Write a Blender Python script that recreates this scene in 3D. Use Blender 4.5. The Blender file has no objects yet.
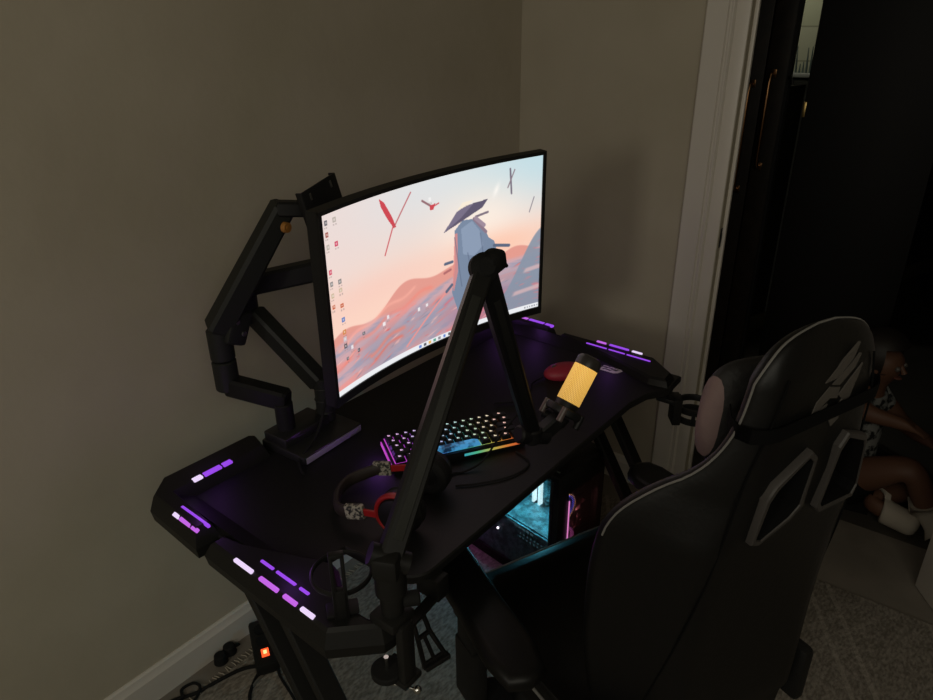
import bpy, bmesh, math, random
import numpy as np
from mathutils import Vector, Matrix, Quaternion
random.seed(3)
S = bpy.context.scene
COL = S.collection
R = math.radians
V = Vector

# ------------------------------------------------------------------ materials
def lin(c):
    return tuple((x/12.92 if x <= .04045 else ((x+.055)/1.055)**2.4) for x in c)
def mat(name, col, rough=.5, metal=0, spec=.5, emit=None, strength=0, bump=None, coat=0, trans=0, alpha=1):
    m = bpy.data.materials.new(name); m.use_nodes = True
    nt = m.node_tree; b = nt.nodes['Principled BSDF']
    b.inputs['Base Color'].default_value = (*col, 1)
    b.inputs['Roughness'].default_value = rough
    b.inputs['Metallic'].default_value = metal
    b.inputs['Specular IOR Level'].default_value = spec
    b.inputs['Coat Weight'].default_value = coat
    b.inputs['Transmission Weight'].default_value = trans
    if emit:
        b.inputs['Emission Color'].default_value = (*emit, 1)
        b.inputs['Emission Strength'].default_value = strength
    if bump:
        scale, dist = bump
        tc = nt.nodes.new('ShaderNodeTexCoord')
        n = nt.nodes.new('ShaderNodeTexNoise'); n.inputs['Scale'].default_value = scale; n.inputs['Detail'].default_value = 5
        bp = nt.nodes.new('ShaderNodeBump'); bp.inputs['Distance'].default_value = dist
        nt.links.new(tc.outputs['Object'], n.inputs['Vector'])
        nt.links.new(n.outputs['Fac'], bp.inputs['Height'])
        nt.links.new(bp.outputs['Normal'], b.inputs['Normal'])
    return m
def noise_mix(m, c1, c2, scale, lo=.35, hi=.65, detail=4):
    nt = m.node_tree; b = nt.nodes['Principled BSDF']
    tc = nt.nodes.new('ShaderNodeTexCoord')
    n = nt.nodes.new('ShaderNodeTexNoise'); n.inputs['Scale'].default_value = scale; n.inputs['Detail'].default_value = detail
    cr = nt.nodes.new('ShaderNodeValToRGB')
    cr.color_ramp.elements[0].position = lo; cr.color_ramp.elements[1].position = hi
    cr.color_ramp.elements[0].color = (*c1, 1); cr.color_ramp.elements[1].color = (*c2, 1)
    nt.links.new(tc.outputs['Object'], n.inputs['Vector'])
    nt.links.new(n.outputs['Fac'], cr.inputs['Fac'])
    nt.links.new(cr.outputs['Color'], b.inputs['Base Color'])
    return m

M = {}
M['wall'] = noise_mix(mat('wall_paint', (.44,.40,.33), .85, spec=.2, bump=(14,.002)), (.415,.372,.285), (.46,.415,.325), 3.0)
M['trim'] = mat('white_trim_paint', (.62,.58,.52), .4)
M['floor'] = noise_mix(mat('floor_laminate', (.2,.18,.15), .5), (.17,.15,.125), (.22,.195,.165), 6)
M['hallfloor'] = noise_mix(mat('hall_floor_dark', (.1,.09,.075), .5), (.045,.04,.034), (.06,.054,.046), 2.5)  # coloured darker than the room floor
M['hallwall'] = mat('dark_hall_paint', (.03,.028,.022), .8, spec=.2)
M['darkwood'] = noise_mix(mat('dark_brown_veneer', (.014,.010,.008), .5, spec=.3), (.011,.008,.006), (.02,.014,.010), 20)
M['bronze'] = mat('bronze_handle', (.25,.13,.06), .3, metal=1)
M['brass'] = mat('brass', (.5,.35,.13), .35, metal=1)
M['tile'] = None
M['black'] = mat('black_plastic', (.009,.009,.009), .5, spec=.3)
M['black_sat'] = mat('satin_black_metal', (.011,.011,.0105), .48, spec=.3)
M['arm'] = mat('charcoal_powder_coat', (.014,.015,.0135), .55, spec=.3)
M['armdark'] = mat('black_powder_coat', (.007,.007,.0075), .55, spec=.3)
M['gloss'] = mat('gloss_black', (.006,.006,.006), .12)
M['rubber'] = mat('matte_rubber', (.010,.010,.010), .8, spec=.2)
M['chrome'] = mat('chrome', (.75,.75,.73), .18, metal=1)
M['steel'] = mat('steel_screw', (.5,.5,.48), .35, metal=1)
M['orangecap'] = mat('amber_cap', (.35,.15,.03), .5)
M['desktop'] = noise_mix(mat('black_carbon_top', (.010,.010,.010), .55, spec=.35), (.006,.006,.006), (.010,.010,.0095), 140)
M['deskpanel'] = mat('black_desk_end_plastic', (.008,.008,.0075), .5, spec=.3)
M['purple'] = mat('purple_led', (.02,.0,.03), .4, emit=(.24,.05,.62), strength=1.3)
M['magenta'] = mat('magenta_led', (.02,.0,.02), .4, emit=(.55,.13,.78), strength=1.0)
M['white_led'] = mat('white_violet_led', (.1,.1,.1), .4, emit=(.82,.66,.95), strength=1.0)
M['pu'] = mat('black_leatherette', (.0048,.0046,.0044), .45, spec=.28, bump=(140,.0003))
M['pu_center'] = mat('charcoal_leatherette_back', (.014,.0105,.010), .5, spec=.28, bump=(140,.0003))
M['pillow'] = mat('black_pillow_fabric', (.012,.011,.011), .7, bump=(60,.003))
M['pillow_edge'] = mat('pinkish_grey_pillow_side', (.20,.135,.13), .75, bump=(40,.003))
M['piping'] = mat('pale_piping', (.16,.155,.145), .5)
M['emblem'] = mat('grey_print', (.075,.066,.058), .6)
M['bezel'] = mat('grey_plastic_bezel', (.048,.043,.040), .5, spec=.3)
M['strap'] = mat('black_elastic_strap', (.004,.004,.004), .9, spec=.08)
M['red'] = mat('red_plastic', (.33,.012,.012), .4)
M['crimson'] = mat('crimson_plastic', (.42,.03,.06), .45)
M['camo'] = noise_mix(mat('patterned_grey_plate', (.2,.2,.18), .45), (.03,.03,.028), (.36,.34,.27), 160, .45, .55)
M['glass'] = mat('tinted_glass', (.55,.55,.55), .02, trans=1); 
nt_ = M['glass'].node_tree; nt_.nodes.clear()
o_ = nt_.nodes.new('ShaderNodeOutputMaterial'); t_ = nt_.nodes.new('ShaderNodeBsdfTransparent'); g_ = nt_.nodes.new('ShaderNodeBsdfGlossy'); x_ = nt_.nodes.new('ShaderNodeMixShader')
t_.inputs[0].default_value = (.58,.58,.60,1); g_.inputs['Roughness'].default_value = .03; x_.inputs[0].default_value = .06
nt_.links.new(t_.outputs[0], x_.inputs[1]); nt_.links.new(g_.outputs[0], x_.inputs[2]); nt_.links.new(x_.outputs[0], o_.inputs[0])
M['board'] = noise_mix(mat('motherboard', (.02,.05,.06), .5), (.01,.03,.035), (.12,.22,.24), 55, .4, .6)
M['shroud'] = noise_mix(mat('power_supply_shroud', (.10,.16,.17), .4), (.09,.15,.16), (.36,.50,.52), 45, .4, .62)
M['ram'] = mat('lit_memory_stick', (.5,.5,.5), .4, emit=(.72,1.0,1.0), strength=2.5)
M['cyan'] = mat('cyan_led', (.1,.3,.3), .4, emit=(.08,.75,.85), strength=1.6)
M['glyph'] = mat('pale_cyan_glyph', (.1,.2,.2), .4, emit=(.25,.55,.62), strength=.35)
M['tinyled'] = mat('white_dot_led', (.5,.5,.5), .4, emit=(1,.9,1), strength=2)
M['fanblue'] = mat('blue_violet_fan_light', (.05,.03,.1), .4, emit=(.12,.10,.75), strength=.9)
M['fanpink'] = mat('pink_fan_light', (.1,.03,.1), .4, emit=(.55,.10,.35), strength=.8)
M['fanorange'] = mat('orange_fan_light', (.1,.05,.03), .4, emit=(.8,.35,.15), strength=.8)
M['switch'] = mat('lit_red_rocker', (.3,.03,.01), .4, emit=(1.0,.09,.02), strength=1.6)
M['switch_hot'] = mat('lit_switch_centre', (.5,.2,.1), .4, emit=(1.0,.42,.16), strength=2.2)
M['skin'] = mat('skin', (.12,.055,.031), .6)
M['sock'] = mat('white_sock', (.42,.38,.32), .9, spec=.1, bump=(120,.001))
M['hair'] = mat('dark_hair', (.010,.007,.005), .6)
M['shirt'] = noise_mix(mat('grey_print_shirt', (.1,.1,.1), .9, spec=.1), (.02,.02,.02), (.22,.22,.21), 35, .45, .55)
M['shorts'] = mat('black_shorts', (.008,.008,.008), .9, spec=.1)
M['greycable'] = mat('grey_cable', (.14,.125,.105), .6)

# mesh grille of the microphone: lit yellow from inside, dark dots in rows
def grille():
    m = bpy.data.materials.new('lit_yellow_grille'); m.use_nodes = True
    nt = m.node_tree; b = nt.nodes['Principled BSDF']
    tc = nt.nodes.new('ShaderNodeTexCoord')
    vo = nt.nodes.new('ShaderNodeTexVoronoi'); vo.inputs['Scale'].default_value = 40; vo.inputs['Randomness'].default_value = 0
    mp = nt.nodes.new('ShaderNodeMapping'); mp.inputs['Rotation'].default_value = (0,0,R(45)); mp.inputs['Scale'].default_value = (1.0,.62,1)
    cr = nt.nodes.new('ShaderNodeValToRGB')
    cr.color_ramp.elements[0].position = .22; cr.color_ramp.elements[0].color = (1.0,.60,.13,1)
    cr.color_ramp.elements[1].position = .62; cr.color_ramp.elements[1].color = (.36,.13,.015,1)
    nt.links.new(tc.outputs['UV'], mp.inputs['Vector']); nt.links.new(mp.outputs['Vector'], vo.inputs['Vector'])
    nt.links.new(vo.outputs['Distance'], cr.inputs['Fac'])
    # emission grows stronger towards the top of the grille
    sp = nt.nodes.new('ShaderNodeSeparateXYZ'); nt.links.new(tc.outputs['UV'], sp.inputs[0])
    mr = nt.nodes.new('ShaderNodeMapRange'); mr.inputs[3].default_value = .75; mr.inputs[4].default_value = 1.25
    nt.links.new(sp.outputs[1], mr.inputs[0])
    b.inputs['Base Color'].default_value = (.3,.2,.05,1); b.inputs['Roughness'].default_value = .5
    nt.links.new(cr.outputs['Color'], b.inputs['Emission Color'])
    nt.links.new(mr.outputs[0], b.inputs['Emission Strength'])
    return m
M['grille'] = grille()

def rugmat():
    m = bpy.data.materials.new('patterned_rug'); m.use_nodes = True
    nt = m.node_tree; b = nt.nodes['Principled BSDF']; N = nt.nodes.new; L = nt.links.new
    tc = N('ShaderNodeTexCoord'); sp = N('ShaderNodeSeparateXYZ'); L(tc.outputs['Object'], sp.inputs[0])
    def math_(op, a, bb=None):
        n = N('ShaderNodeMath'); n.operation = op
        for i, v in enumerate((a, bb)):
            if v is None: continue
            if isinstance(v, (int, float)): n.inputs[i].default_value = v
            else: L(v, n.inputs[i])
        return n.outputs[0]
    x, y = sp.outputs[0], sp.outputs[1]
    masks = []
    for (dx, dy) in ((.47,-.88), (.47,.88)):               # double diagonal lattice lines
        t = math_('ADD', math_('MULTIPLY', x, dx), math_('MULTIPLY', y, dy))
        f = math_('FRACT', math_('DIVIDE', math_('ADD', t, 10.0), .30))
        for c in (.42, .62):
            dd = math_('ABSOLUTE', math_('SUBTRACT', f, c))
            masks.append(math_('MULTIPLY', math_('LESS_THAN', dd, .022), 1.0 if dy < 0 else .45))
    mx = masks[0]
    for k in masks[1:]: mx = math_('MAXIMUM', mx, k)
    n1 = N('ShaderNodeTexNoise'); n1.inputs['Scale'].default_value = 110; n1.inputs['Detail'].default_value = 6
    mp = N('ShaderNodeMapping'); mp.inputs['Scale'].default_value = (.6,1.3,1); mp.inputs['Rotation'].default_value = (0,0,R(8))
    L(tc.outputs['Object'], mp.inputs['Vector']); L(mp.outputs['Vector'], n1.inputs['Vector'])
    cr = N('ShaderNodeValToRGB'); cr.color_ramp.elements[0].position = .35; cr.color_ramp.elements[1].position = .68
    cr.color_ramp.elements[0].color = (.16,.142,.118,1); cr.color_ramp.elements[1].color = (.33,.30,.26,1)
    L(n1.outputs['Fac'], cr.inputs['Fac'])
    mix = N('ShaderNodeMix'); mix.data_type = 'RGBA'
    L(math_('MULTIPLY', mx, .42), mix.inputs['Factor']); L(cr.outputs['Color'], mix.inputs['A']); mix.inputs['B'].default_value = (.42,.385,.33,1)
    L(mix.outputs['Result'], b.inputs['Base Color'])
    b.inputs['Roughness'].default_value = .95; b.inputs['Specular IOR Level'].default_value = .1
    bp = N('ShaderNodeBump'); bp.inputs['Distance'].default_value = .004; L(n1.outputs['Fac'], bp.inputs['Height']); L(bp.outputs['Normal'], b.inputs['Normal'])
    return m
M['rug'] = rugmat()

def tilemat():
    m = mat('pale_wall_tile', (.5,.5,.38), .3); nt = m.node_tree; b = nt.nodes['Principled BSDF']
    tc = nt.nodes.new('ShaderNodeTexCoord'); mp = nt.nodes.new('ShaderNodeMapping'); mp.inputs['Rotation'].default_value = (0,R(90),R(90))
    br = nt.nodes.new('ShaderNodeTexBrick'); br.inputs['Scale'].default_value = 3.2; br.offset = 0
    br.inputs['Color1'].default_value = (.42,.43,.30,1); br.inputs['Color2'].default_value = (.46,.46,.34,1); br.inputs['Mortar'].default_value = (.28,.28,.2,1)
    br.inputs['Mortar Size'].default_value = .012; br.inputs['Brick Width'].default_value = .8; br.inputs['Row Height'].default_value = .5
    nt.links.new(tc.outputs['Object'], mp.inputs['Vector']); nt.links.new(mp.outputs['Vector'], br.inputs['Vector']); nt.links.new(br.outputs['Color'], b.inputs['Base Color'])
    return m
M['tile'] = tilemat()

# ------------------------------------------------------------------ mesh tools
def frame_from(z, xhint=None):
    z = V(z).normalized()
    h = V(xhint) if xhint is not None else (V((0,0,1)) if abs(z.z) < .95 else V((1,0,0)))
    x = (h - z*h.dot(z)).normalized(); y = z.cross(x)
    return Matrix((x, y, z)).transposed()
class MB:
    def __init__(s): s.bm = bmesh.new(); s.X = Matrix.Identity(4); s.mi = 0; s.uv = None
    def _fin(s, verts, faces=None, M4=None):
        T = s.X @ M4 if M4 is not None else s.X
        for v in verts: v.co = T @ v.co
        if faces is not None:
            for f in faces: f.material_index = s.mi
        return s
    def box(s, c, size, rot=None, bev=0, seg=2):
        r = bmesh.ops.create_cube(s.bm, size=1); vs = r['verts']
        for v in vs: v.co = V((v.co.x*size[0], v.co.y*size[1], v.co.z*size[2]))
        fs = list({f for v in vs for f in v.link_faces})
        if bev:
            es = list({e for v in vs for e in v.link_edges})
            rr = bmesh.ops.bevel(s.bm, geom=es, offset=bev, segments=seg, affect='EDGES', profile=.5)
            vs = list({v for f in rr['faces'] for v in f.verts} | {v for v in vs if v.is_valid})
            fs = list({f for v in vs for f in v.link_faces})
        M4 = Matrix.Translation(V(c))
        if rot is not None: M4 = M4 @ (rot.to_4x4() if isinstance(rot, (Matrix, Quaternion)) and not isinstance(rot, Quaternion) and len(rot) == 3 else (rot if isinstance(rot, Matrix) else rot.to_matrix().to_4x4()))
        return s._fin(vs, fs, M4)
    def rings(s, rings, cap=True, closed=True):
        rv = [[s.bm.verts.new(p) for p in r] for r in rings]; n = len(rings[0]); fs = []
        for a, b in zip(rv[:-1], rv[1:]):
            for i in range(n if closed else n-1):
                j = (i+1) % n
                try: fs.append(s.bm.faces.new((a[i], a[j], b[j], b[i])))
                except ValueError: pass
        if cap and closed:
            for r in (rv[0][::-1], rv[-1]):
                try: fs.append(s.bm.faces.new(r))
                except ValueError: pass
        return s._fin([v for r in rv for v in r], fs)
    def prism(s, pts, levels):
        """levels: list of (z, inset) - the outline is shrunk by inset at each level"""
        def ins(d):
            n = len(pts); out = []
            for i in range(n):
                p0, p, p1 = V(pts[i-1]), V(pts[i]), V(pts[(i+1) % n])
                e0 = (p-p0).normalized(); e1 = (p1-p).normalized()
                n0 = V((-e0.y, e0.x)); n1 = V((-e1.y, e1.x)); b = (n0+n1)
                b = b/ max(.3, b.length_squared/2) if b.length > 1e-6 else n0
                out.append(p + b*d)
            return out
        return s.rings([[V((q.x, q.y, z)) for q in ins(d)] for z, d in levels])
    def tube(s, pts, r, n=10, cap=True, smooth_path=False):
        pts = [V(p) for p in pts]
        if smooth_path: pts = spline(pts)
        rs = r if isinstance(r, (list, tuple)) else [r]*len(pts)
        if len(rs) != len(pts): rs = [rs[0] + (rs[-1]-rs[0])*i/(len(pts)-1) for i in range(len(pts))]
        rings = []; prev = None
        for i, p in enumerate(pts):
            t = (pts[min(i+1, len(pts)-1)] - pts[max(i-1, 0)]).normalized()
            if prev is None:
                x = frame_from(t).col[0].xyz
            else:
                x = (prev - t*prev.dot(t)).normalized()
            prev = x; y = t.cross(x)
            rings.append([p + (x*math.cos(a) + y*math.sin(a))*rs[i] for a in [2*math.pi*k/n for k in range(n)]])
        return s.rings(rings, cap)
    def cyl(s, p0, p1, r0, r1=None, n=24, bev=0):
        r1 = r0 if r1 is None else r1; p0 = V(p0); p1 = V(p1)
        if bev:
            d = (p1-p0).normalized()
            return s.tube_r([p0, p0+d*bev, p1-d*bev, p1], [r0-bev, r0, r1, r1-bev], n)
        return s.tube_r([p0, p1], [r0, r1], n)
    def tube_r(s, pts, rs, n=24, xhint=None):
        pts = [V(p) for p in pts]; d = (pts[-1]-pts[0]).normalized(); F = frame_from(d, xhint); x, y = F.col[0].xyz, F.col[1].xyz
        return s.rings([[p + (x*math.cos(2*math.pi*k/n) + y*math.sin(2*math.pi*k/n))*r for k in range(n)] for p, r in zip(pts, rs)])
    def bar(s, p0, p1, w, h, hint=(0,0,1), bev=.003, taper=1):
        """rectangular bar; h is the size along hint"""
        p0 = V(p0); p1 = V(p1); d = p1-p0; F = frame_from(d, hint); x, y = F.col[0].xyz, F.col[1].xyz
        def ring(p, k, sh):
            a, b = h/2*k-sh, w/2*k-sh; q = bev
            o = [(a, b-q), (a-q, b), (-a+q, b), (-a, b-q), (-a, -b+q), (-a+q, -b), (a-q, -b), (a, -b+q)]
            return [p + x*u + y*v for u, v in o]
        dn = d.normalized()
        return s.rings([ring(p0, 1, bev*.7), ring(p0+dn*bev, 1, 0), ring(p1-dn*bev, taper, 0), ring(p1, taper, bev*.7)])
    def torus(s, c, r, rt, axis=(0,0,1), n=40, m=10, a0=0, a1=2*math.pi, sx=1, sy=1, flat=1, xhint=None):
        F = frame_from(axis, xhint); x, y, z = F.col[0].xyz, F.col[1].xyz, F.col[2].xyz; full = abs(a1-a0-2*math.pi) < 1e-6
        rings = []
        for i in range(n + (1 if not full else 1)):
            a = a0 + (a1-a0)*i/n
            rad = x*math.cos(a)*sx + y*math.sin(a)*sy; rd = rad.normalized()
            rings.append([V(c) + rad*r + (rd*math.cos(b) + z*math.sin(b)*flat)*rt for b in [2*math.pi*k/m for k in range(m)]])
        s.rings(rings, cap=not full)
        return s
    def sphere(s, c, r, sc=(1,1,1), rot=None, u=24, v=14):
        rr = bmesh.ops.create_uvsphere(s.bm, u_segments=u, v_segments=v, radius=1); vs = rr['verts']
        for q in vs: q.co = V((q.co.x*r*sc[0], q.co.y*r*sc[1], q.co.z*r*sc[2]))
        M4 = Matrix.Translation(V(c))
        if rot is not None: M4 = M4 @ rot.to_4x4()
        return s._fin(vs, list({f for q in vs for f in q.link_faces}), M4)
    def build(s, name, mats, parent=None, smooth=True, angle=35):
        bm = s.bm
        bmesh.ops.remove_doubles(bm, verts=bm.verts, dist=1e-6)
        bmesh.ops.recalc_face_normals(bm, faces=bm.faces)
        me = bpy.data.meshes.new(name); bm.to_mesh(me); bm.free()
        return link(name, me, mats, parent, smooth, angle)
def link(name, me, mats, parent=None, smooth=True, angle=35):
    if not isinstance(mats, (list, tuple)): mats = [mats]
    for m in mats: me.materials.append(M[m] if isinstance(m, str) else m)
    o = bpy.data.objects.new(name, me); COL.objects.link(o)
    if smooth:
        for p in me.polygons: p.use_smooth = True
        try: me.set_sharp_from_angle(angle=R(angle))
        except Exception: pass
    if parent is not None:
        bpy.context.view_layer.update()
        w = world_of(parent)
        me.transform(w.inverted()); o.parent = parent
    return o
def world_of(o):
    m = o.matrix_basis.copy()
    while o.parent: o = o.parent; m = o.matrix_basis @ m
    return m
def spline(pts, k=8):
    out = []; n = len(pts)
    for i in range(n-1):
        p0, p1, p2, p3 = pts[max(i-1,0)], pts[i], pts[i+1], pts[min(i+2,n-1)]
        for j in range(k):
            t = j/k
            out.append(.5*((2*p1) + (p2-p0)*t + (2*p0-5*p1+4*p2-p3)*t*t + (3*p1-p0-3*p2+p3)*t**3))
    out.append(pts[-1]); return out
def tag(o, label, cat, group=None):
    o['label'] = label; o['category'] = cat
    if group: o['group'] = group
    return o
def thing(name, loc, label, cat, group=None):
    o = bpy.data.objects.new(name, None); o.empty_display_size = .05; COL.objects.link(o); o.location = loc
    return tag(o, label, cat, group)
def struct(o): o['kind'] = 'structure'; return o
def ring_pts(pts): return pts

# ------------------------------------------------------------------ setting
WX, WY, CH = 2.137, 1.44, 2.5
WR = math.atan2(-.054, 1.637)
b = MB(); b.box((-.05,1.4602+.06,CH/2), (4.6,.12,CH), Matrix.Rotation(WR,3,'Z')); struct(b.build('wall_back', 'wall', None, False))
# right wall with the doorway (y -0.13 .. 0.655)
DY0, DY1, DH, WT = -.13, .652, 2.05, .048
b = MB()
b.box((WX+WT/2, (DY1+1.43)/2, CH/2), (WT, 1.43-DY1, CH))
b.box((WX+WT/2, (-2.6+DY0)/2, CH/2), (WT, 2.6+DY0, CH))
b.box((WX+WT/2, (DY0+DY1)/2, (DH+CH)/2), (WT, DY1-DY0, CH-DH))
struct(b.build('wall_right', 'wall', None, False))
b = MB(); b.box((-2.35,-.5,CH/2), (.1,4.4,CH)); struct(b.build('wall_left', 'wall', None, False))
b = MB(); b.box((0,-2.65,CH/2), (4.8,.1,CH)); struct(b.build('wall_front', 'wall', None, False))
b = MB(); b.box((.03,-.6,-.05), (4.66,4.3,.1)); struct(b.build('floor', 'floor', None, False))
b = MB(); b.box((-.1,-.6,CH+.05), (4.8,4.3,.1)); struct(b.build('ceiling', 'wall', None, False))
def skirt(name, p0, p1, nrm):
    p0 = V(p0); p1 = V(p1); n = V(nrm); bb = MB()
    prof = [(0,0),(.016,0),(.016,.078),(.011,.086),(.009,.098),(.004,.102),(0,.102)]
    bb.rings([[p + n*a + V((0,0,h)) for a, h in prof] for p in (p0, p1)])
    return struct(bb.build(name, 'trim', None, True, 30))
skirt('baseboard_back', (-2.3,1.5344,0), (WX,1.388,0), (math.sin(WR),-math.cos(WR),0))
skirt('baseboard_right', (WX,1.388,0), (WX,.775,0), (-1,0,0))
# door casing and jamb lining
b = MB()
prof = [(.772,0),(.772,.014),(.768,.018),(.710,.018),(.707,.011),(.702,.011),(.699,.016),(.694,.016),(.690,.008),(.690,0)]
b.rings([[V((WX - d, y, z)) for y, d in prof] for z in (0, DH+.05)])
b.box((WX-.009, (DY0+DY1)/2-.0, DH+.02), (.018, DY1-DY0+.10, .075), bev=.003)
struct(b.build('trim_1', 'trim', None, True, 25))
b = MB()
b.box((WX+.0215, .6765, DH/2), (.053,.047,DH), bev=.002)
b.box((WX+.036, .648, DH/2), (.014,.012,DH), bev=.002)
struct(b.build('trim_2', 'trim', None, True, 25))
b = MB(); b.box((WX+.020,.6525,.985), (.018,.003,.062), bev=.001); b.box((WX+.020,.6512,.985), (.010,.003,.03))
tag(b.build('strike_plate', 'black', None), 'small dark strike plate on the white door jamb', 'strike plate')
# open white door leaf, hinged on the far side of the doorway and swung into the room
dl = V((-.83,-.555,0)).normalized(); dn = V((-dl.y, dl.x, 0))
b = MB(); c = V((WX+.01,-.095,0)) + dl*.36 + dn*.019
Fd = Matrix((dl, dn, V((0,0,1)))).transposed()
b.box(c + V((0,0,1.02)), (.72,.038,2.03), Fd, bev=.002)
d1 = struct(b.build('door_1', 'trim', None))

# hall behind the doorway
HX = WX + WT
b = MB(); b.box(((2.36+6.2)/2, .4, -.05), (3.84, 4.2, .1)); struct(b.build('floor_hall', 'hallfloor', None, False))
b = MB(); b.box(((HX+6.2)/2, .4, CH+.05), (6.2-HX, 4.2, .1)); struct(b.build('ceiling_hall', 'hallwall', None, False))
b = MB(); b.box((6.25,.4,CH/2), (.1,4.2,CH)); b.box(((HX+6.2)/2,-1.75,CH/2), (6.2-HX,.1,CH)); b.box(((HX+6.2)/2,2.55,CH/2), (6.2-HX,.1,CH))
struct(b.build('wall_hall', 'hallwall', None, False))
b = MB(); b.box((HX+.005,.4,CH/2), (.01,4.2,CH)); 
b.bm.free()
# angled far wall with a paler skirting
pa, pb = V((3.39,1.10,0)), V((5.95,.13,0)); dd = (pb-pa).normalized(); nn = V((dd.y,-dd.x,0))
Fw = Matrix((dd, -nn, V((0,0,1)))).transposed(); L = (pb-pa).length
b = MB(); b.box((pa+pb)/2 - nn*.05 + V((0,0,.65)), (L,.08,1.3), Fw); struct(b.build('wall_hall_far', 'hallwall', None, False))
b = MB(); b.box((pa+pb)/2 + V((0,0,.045)), (L,.018,.09), Fw, bev=.003)
struct(b.build('trim_3', mat('hall_skirting', (.16,.14,.085), .6), None))

# tall dark cupboard doors with long bronze handles
def cupboard(y0, y1, x, label, hy, hz0, hz1):
    r = thing('cupboard_door', (x, (y0+y1)/2, 0), label, 'cupboard door', 'cupboard doors in the hall')
    bb = MB(); bb.box((x+.011, (y0+y1)/2, 1.15), (.022, abs(y1-y0)-.006, 2.25), bev=.002)
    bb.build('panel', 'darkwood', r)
    bb = MB(); bb.tube([(x,hy,hz1), (x-.03,hy,hz1-.004), (x-.038,hy,hz1-.03), (x-.038,hy,hz0+.03), (x-.03,hy,hz0+.004), (x,hy,hz0)], .008, 10)
    bb.box((x-.002,hy,hz1), (.004,.026,.03), bev=.001); bb.box((x-.002,hy,hz0), (.004,.026,.03), bev=.001)
    bb.build('handle', 'bronze', r)
    return r
cupboard(.83, 1.25, 3.0, 'dark brown tall cupboard door beside the white door casing, with a bronze handle', .872, .96, 1.37)
cupboard(.742, .83, 3.0, 'narrow dark cupboard door with bronze handle, next to the bright gap', .80, 1.06, 1.41)
b = MB(); b.box((3.06,1.1,1.25), (.06,.70,2.5)); struct(b.build('leak_backing', 'hallwall', None, False))  # unseen slab added to stop lamp light leaking past the cupboard doors
# door ajar to the lit tiled room
r = thing('inner_door', (3.0,.45,0), 'dark inner door at the right of the bright tiled gap', 'door')
b = MB(); b.box((3.02,.44,1.15), (.036,.46,2.25), bev=.002); b.build('leaf', mat('black_door_paint', (.006,.0055,.005), .6, spec=.2), r)
b = MB(); b.box((3.0,.666,1.285), (.006,.012,.055), bev=.001); b.build('latch_plate', 'brass', r)
b = MB(); b.box((3.0,.738,1.15), (.03,.010,2.25)); 
b.tube([(2.99,.738,1.395),(2.965,.728,1.40),(2.95,.716,1.395),(2.95,.712,1.375)], .006, 8)
hk = b.build('coat_hook', 'black', None); tag(hk, 'black hook on the post beside the bright gap', 'hook')
# lit room behind the gap
b = MB(); b.box((4.03,1.0,1.92), (.04,1.0,1.15)); struct(b.build('wall_tiled', 'tile', None, False))
b = MB(); b.box((3.97,1.0,1.345), (.10,1.0,.02), bev=.003); b.box((3.99,1.0,.66), (.05,1.0,1.32))
tag(b.build('window_sill', mat('pale_sill', (.35,.36,.33), .5), None), 'pale ledge under the tiled wall seen through the gap', 'ledge')
b = MB()
for k in range(26):
    y = .82 + k*.016; h = .07 + .05*math.sin(k*1.7)+.03*random.random()
    b.tube([(3.95,y,1.355), (3.95+.01*random.uniform(-1,1), y+.01*random.uniform(-1,1), 1.355+h)], [.006,.002], 6)
fo = b.build('ledge_plant', mat('grey_green_leaf', (.10,.13,.12), .6), None); tag(fo, 'low grey green plant on the ledge in the bright gap', 'plant')
# dark cabinet run under the ledge closes the view below
# ------------------------------------------------------------------ rug
b = MB(); b.box((0,0,.006), (2.5,2.9,.012), bev=.004)
rug = b.build('rug', 'rug', None); rug.location = (1.99-1.25, 1.345-1.45, 0)
tag(rug, 'large beige rug with pale lattice lines under the desk and chair', 'rug')
b = MB()
for k in range(150):
    x = .15 + k*.012
    b.tube([(x,1.342,.006), (x+random.uniform(-.004,.004),1.355,.005), (x+random.uniform(-.007,.007),1.369,.003)], [.0022,.0012], 5)
fr = b.build('fringe', mat('rug_fringe', (.42,.38,.31), .95, spec=.1), rug); fr['kind'] = 'stuff'

# ------------------------------------------------------------------ desk
DC = V((1.08,.86,0)); DR = Matrix.Rotation(R(-2.0), 4, 'Z'); DX = Matrix.Translation(DC) @ DR
desk = thing('gaming_desk', (1.08,.86,0), 'black gaming desk with purple lit raised end panels', 'desk')
def dmb(): m = MB(); m.X = DX; return m
ZT = .757
def arc(cx, cy, r, a0, a1, n=6): return [(cx + r*math.cos(R(a0+(a1-a0)*i/n)), cy + r*math.sin(R(a0+(a1-a0)*i/n))) for i in range(n+1)]
out = [(-.555,.29)] + [(-.555,-.06), (-.50,-.10), (-.432,-.105)] + arc(-.375,-.215,.05,180,270) + [(.35,-.262), (.42,-.275), (.47,-.305), (.56,-.30), (.56,.29)]
b = dmb(); b.prism(out, [(ZT-.020,.004), (ZT-.016,0), (ZT-.003,0), (ZT,.003)]); b.build('tabletop', 'desktop', desk)
# under-frame and legs
b = dmb()
b.box((0,.22,.712), (1.04,.05,.05), bev=.004); b.box((0,-.12,.712), (.72,.04,.04), bev=.004)
b.build('under_frame', 'black_sat', desk)
for s in (-1, 1):
    b = dmb(); x = s*.565 + (.028 if s < 0 else 0)
    b.box((x,.03,.715), (.055,.46,.035), bev=.004)
    b.bar((x,.060,.705), (x+s*-.0,-.36,.02), .042, .022, hint=(0,1,0))
    b.bar((x+s*-.002,-.035,.705), (x,-.455,.02), .042, .022, hint=(0,1,0))
    b.box((x,-.08,.030), (.055,.74,.034), bev=.005)
    b.build('leg', 'black_sat', desk)
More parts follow.
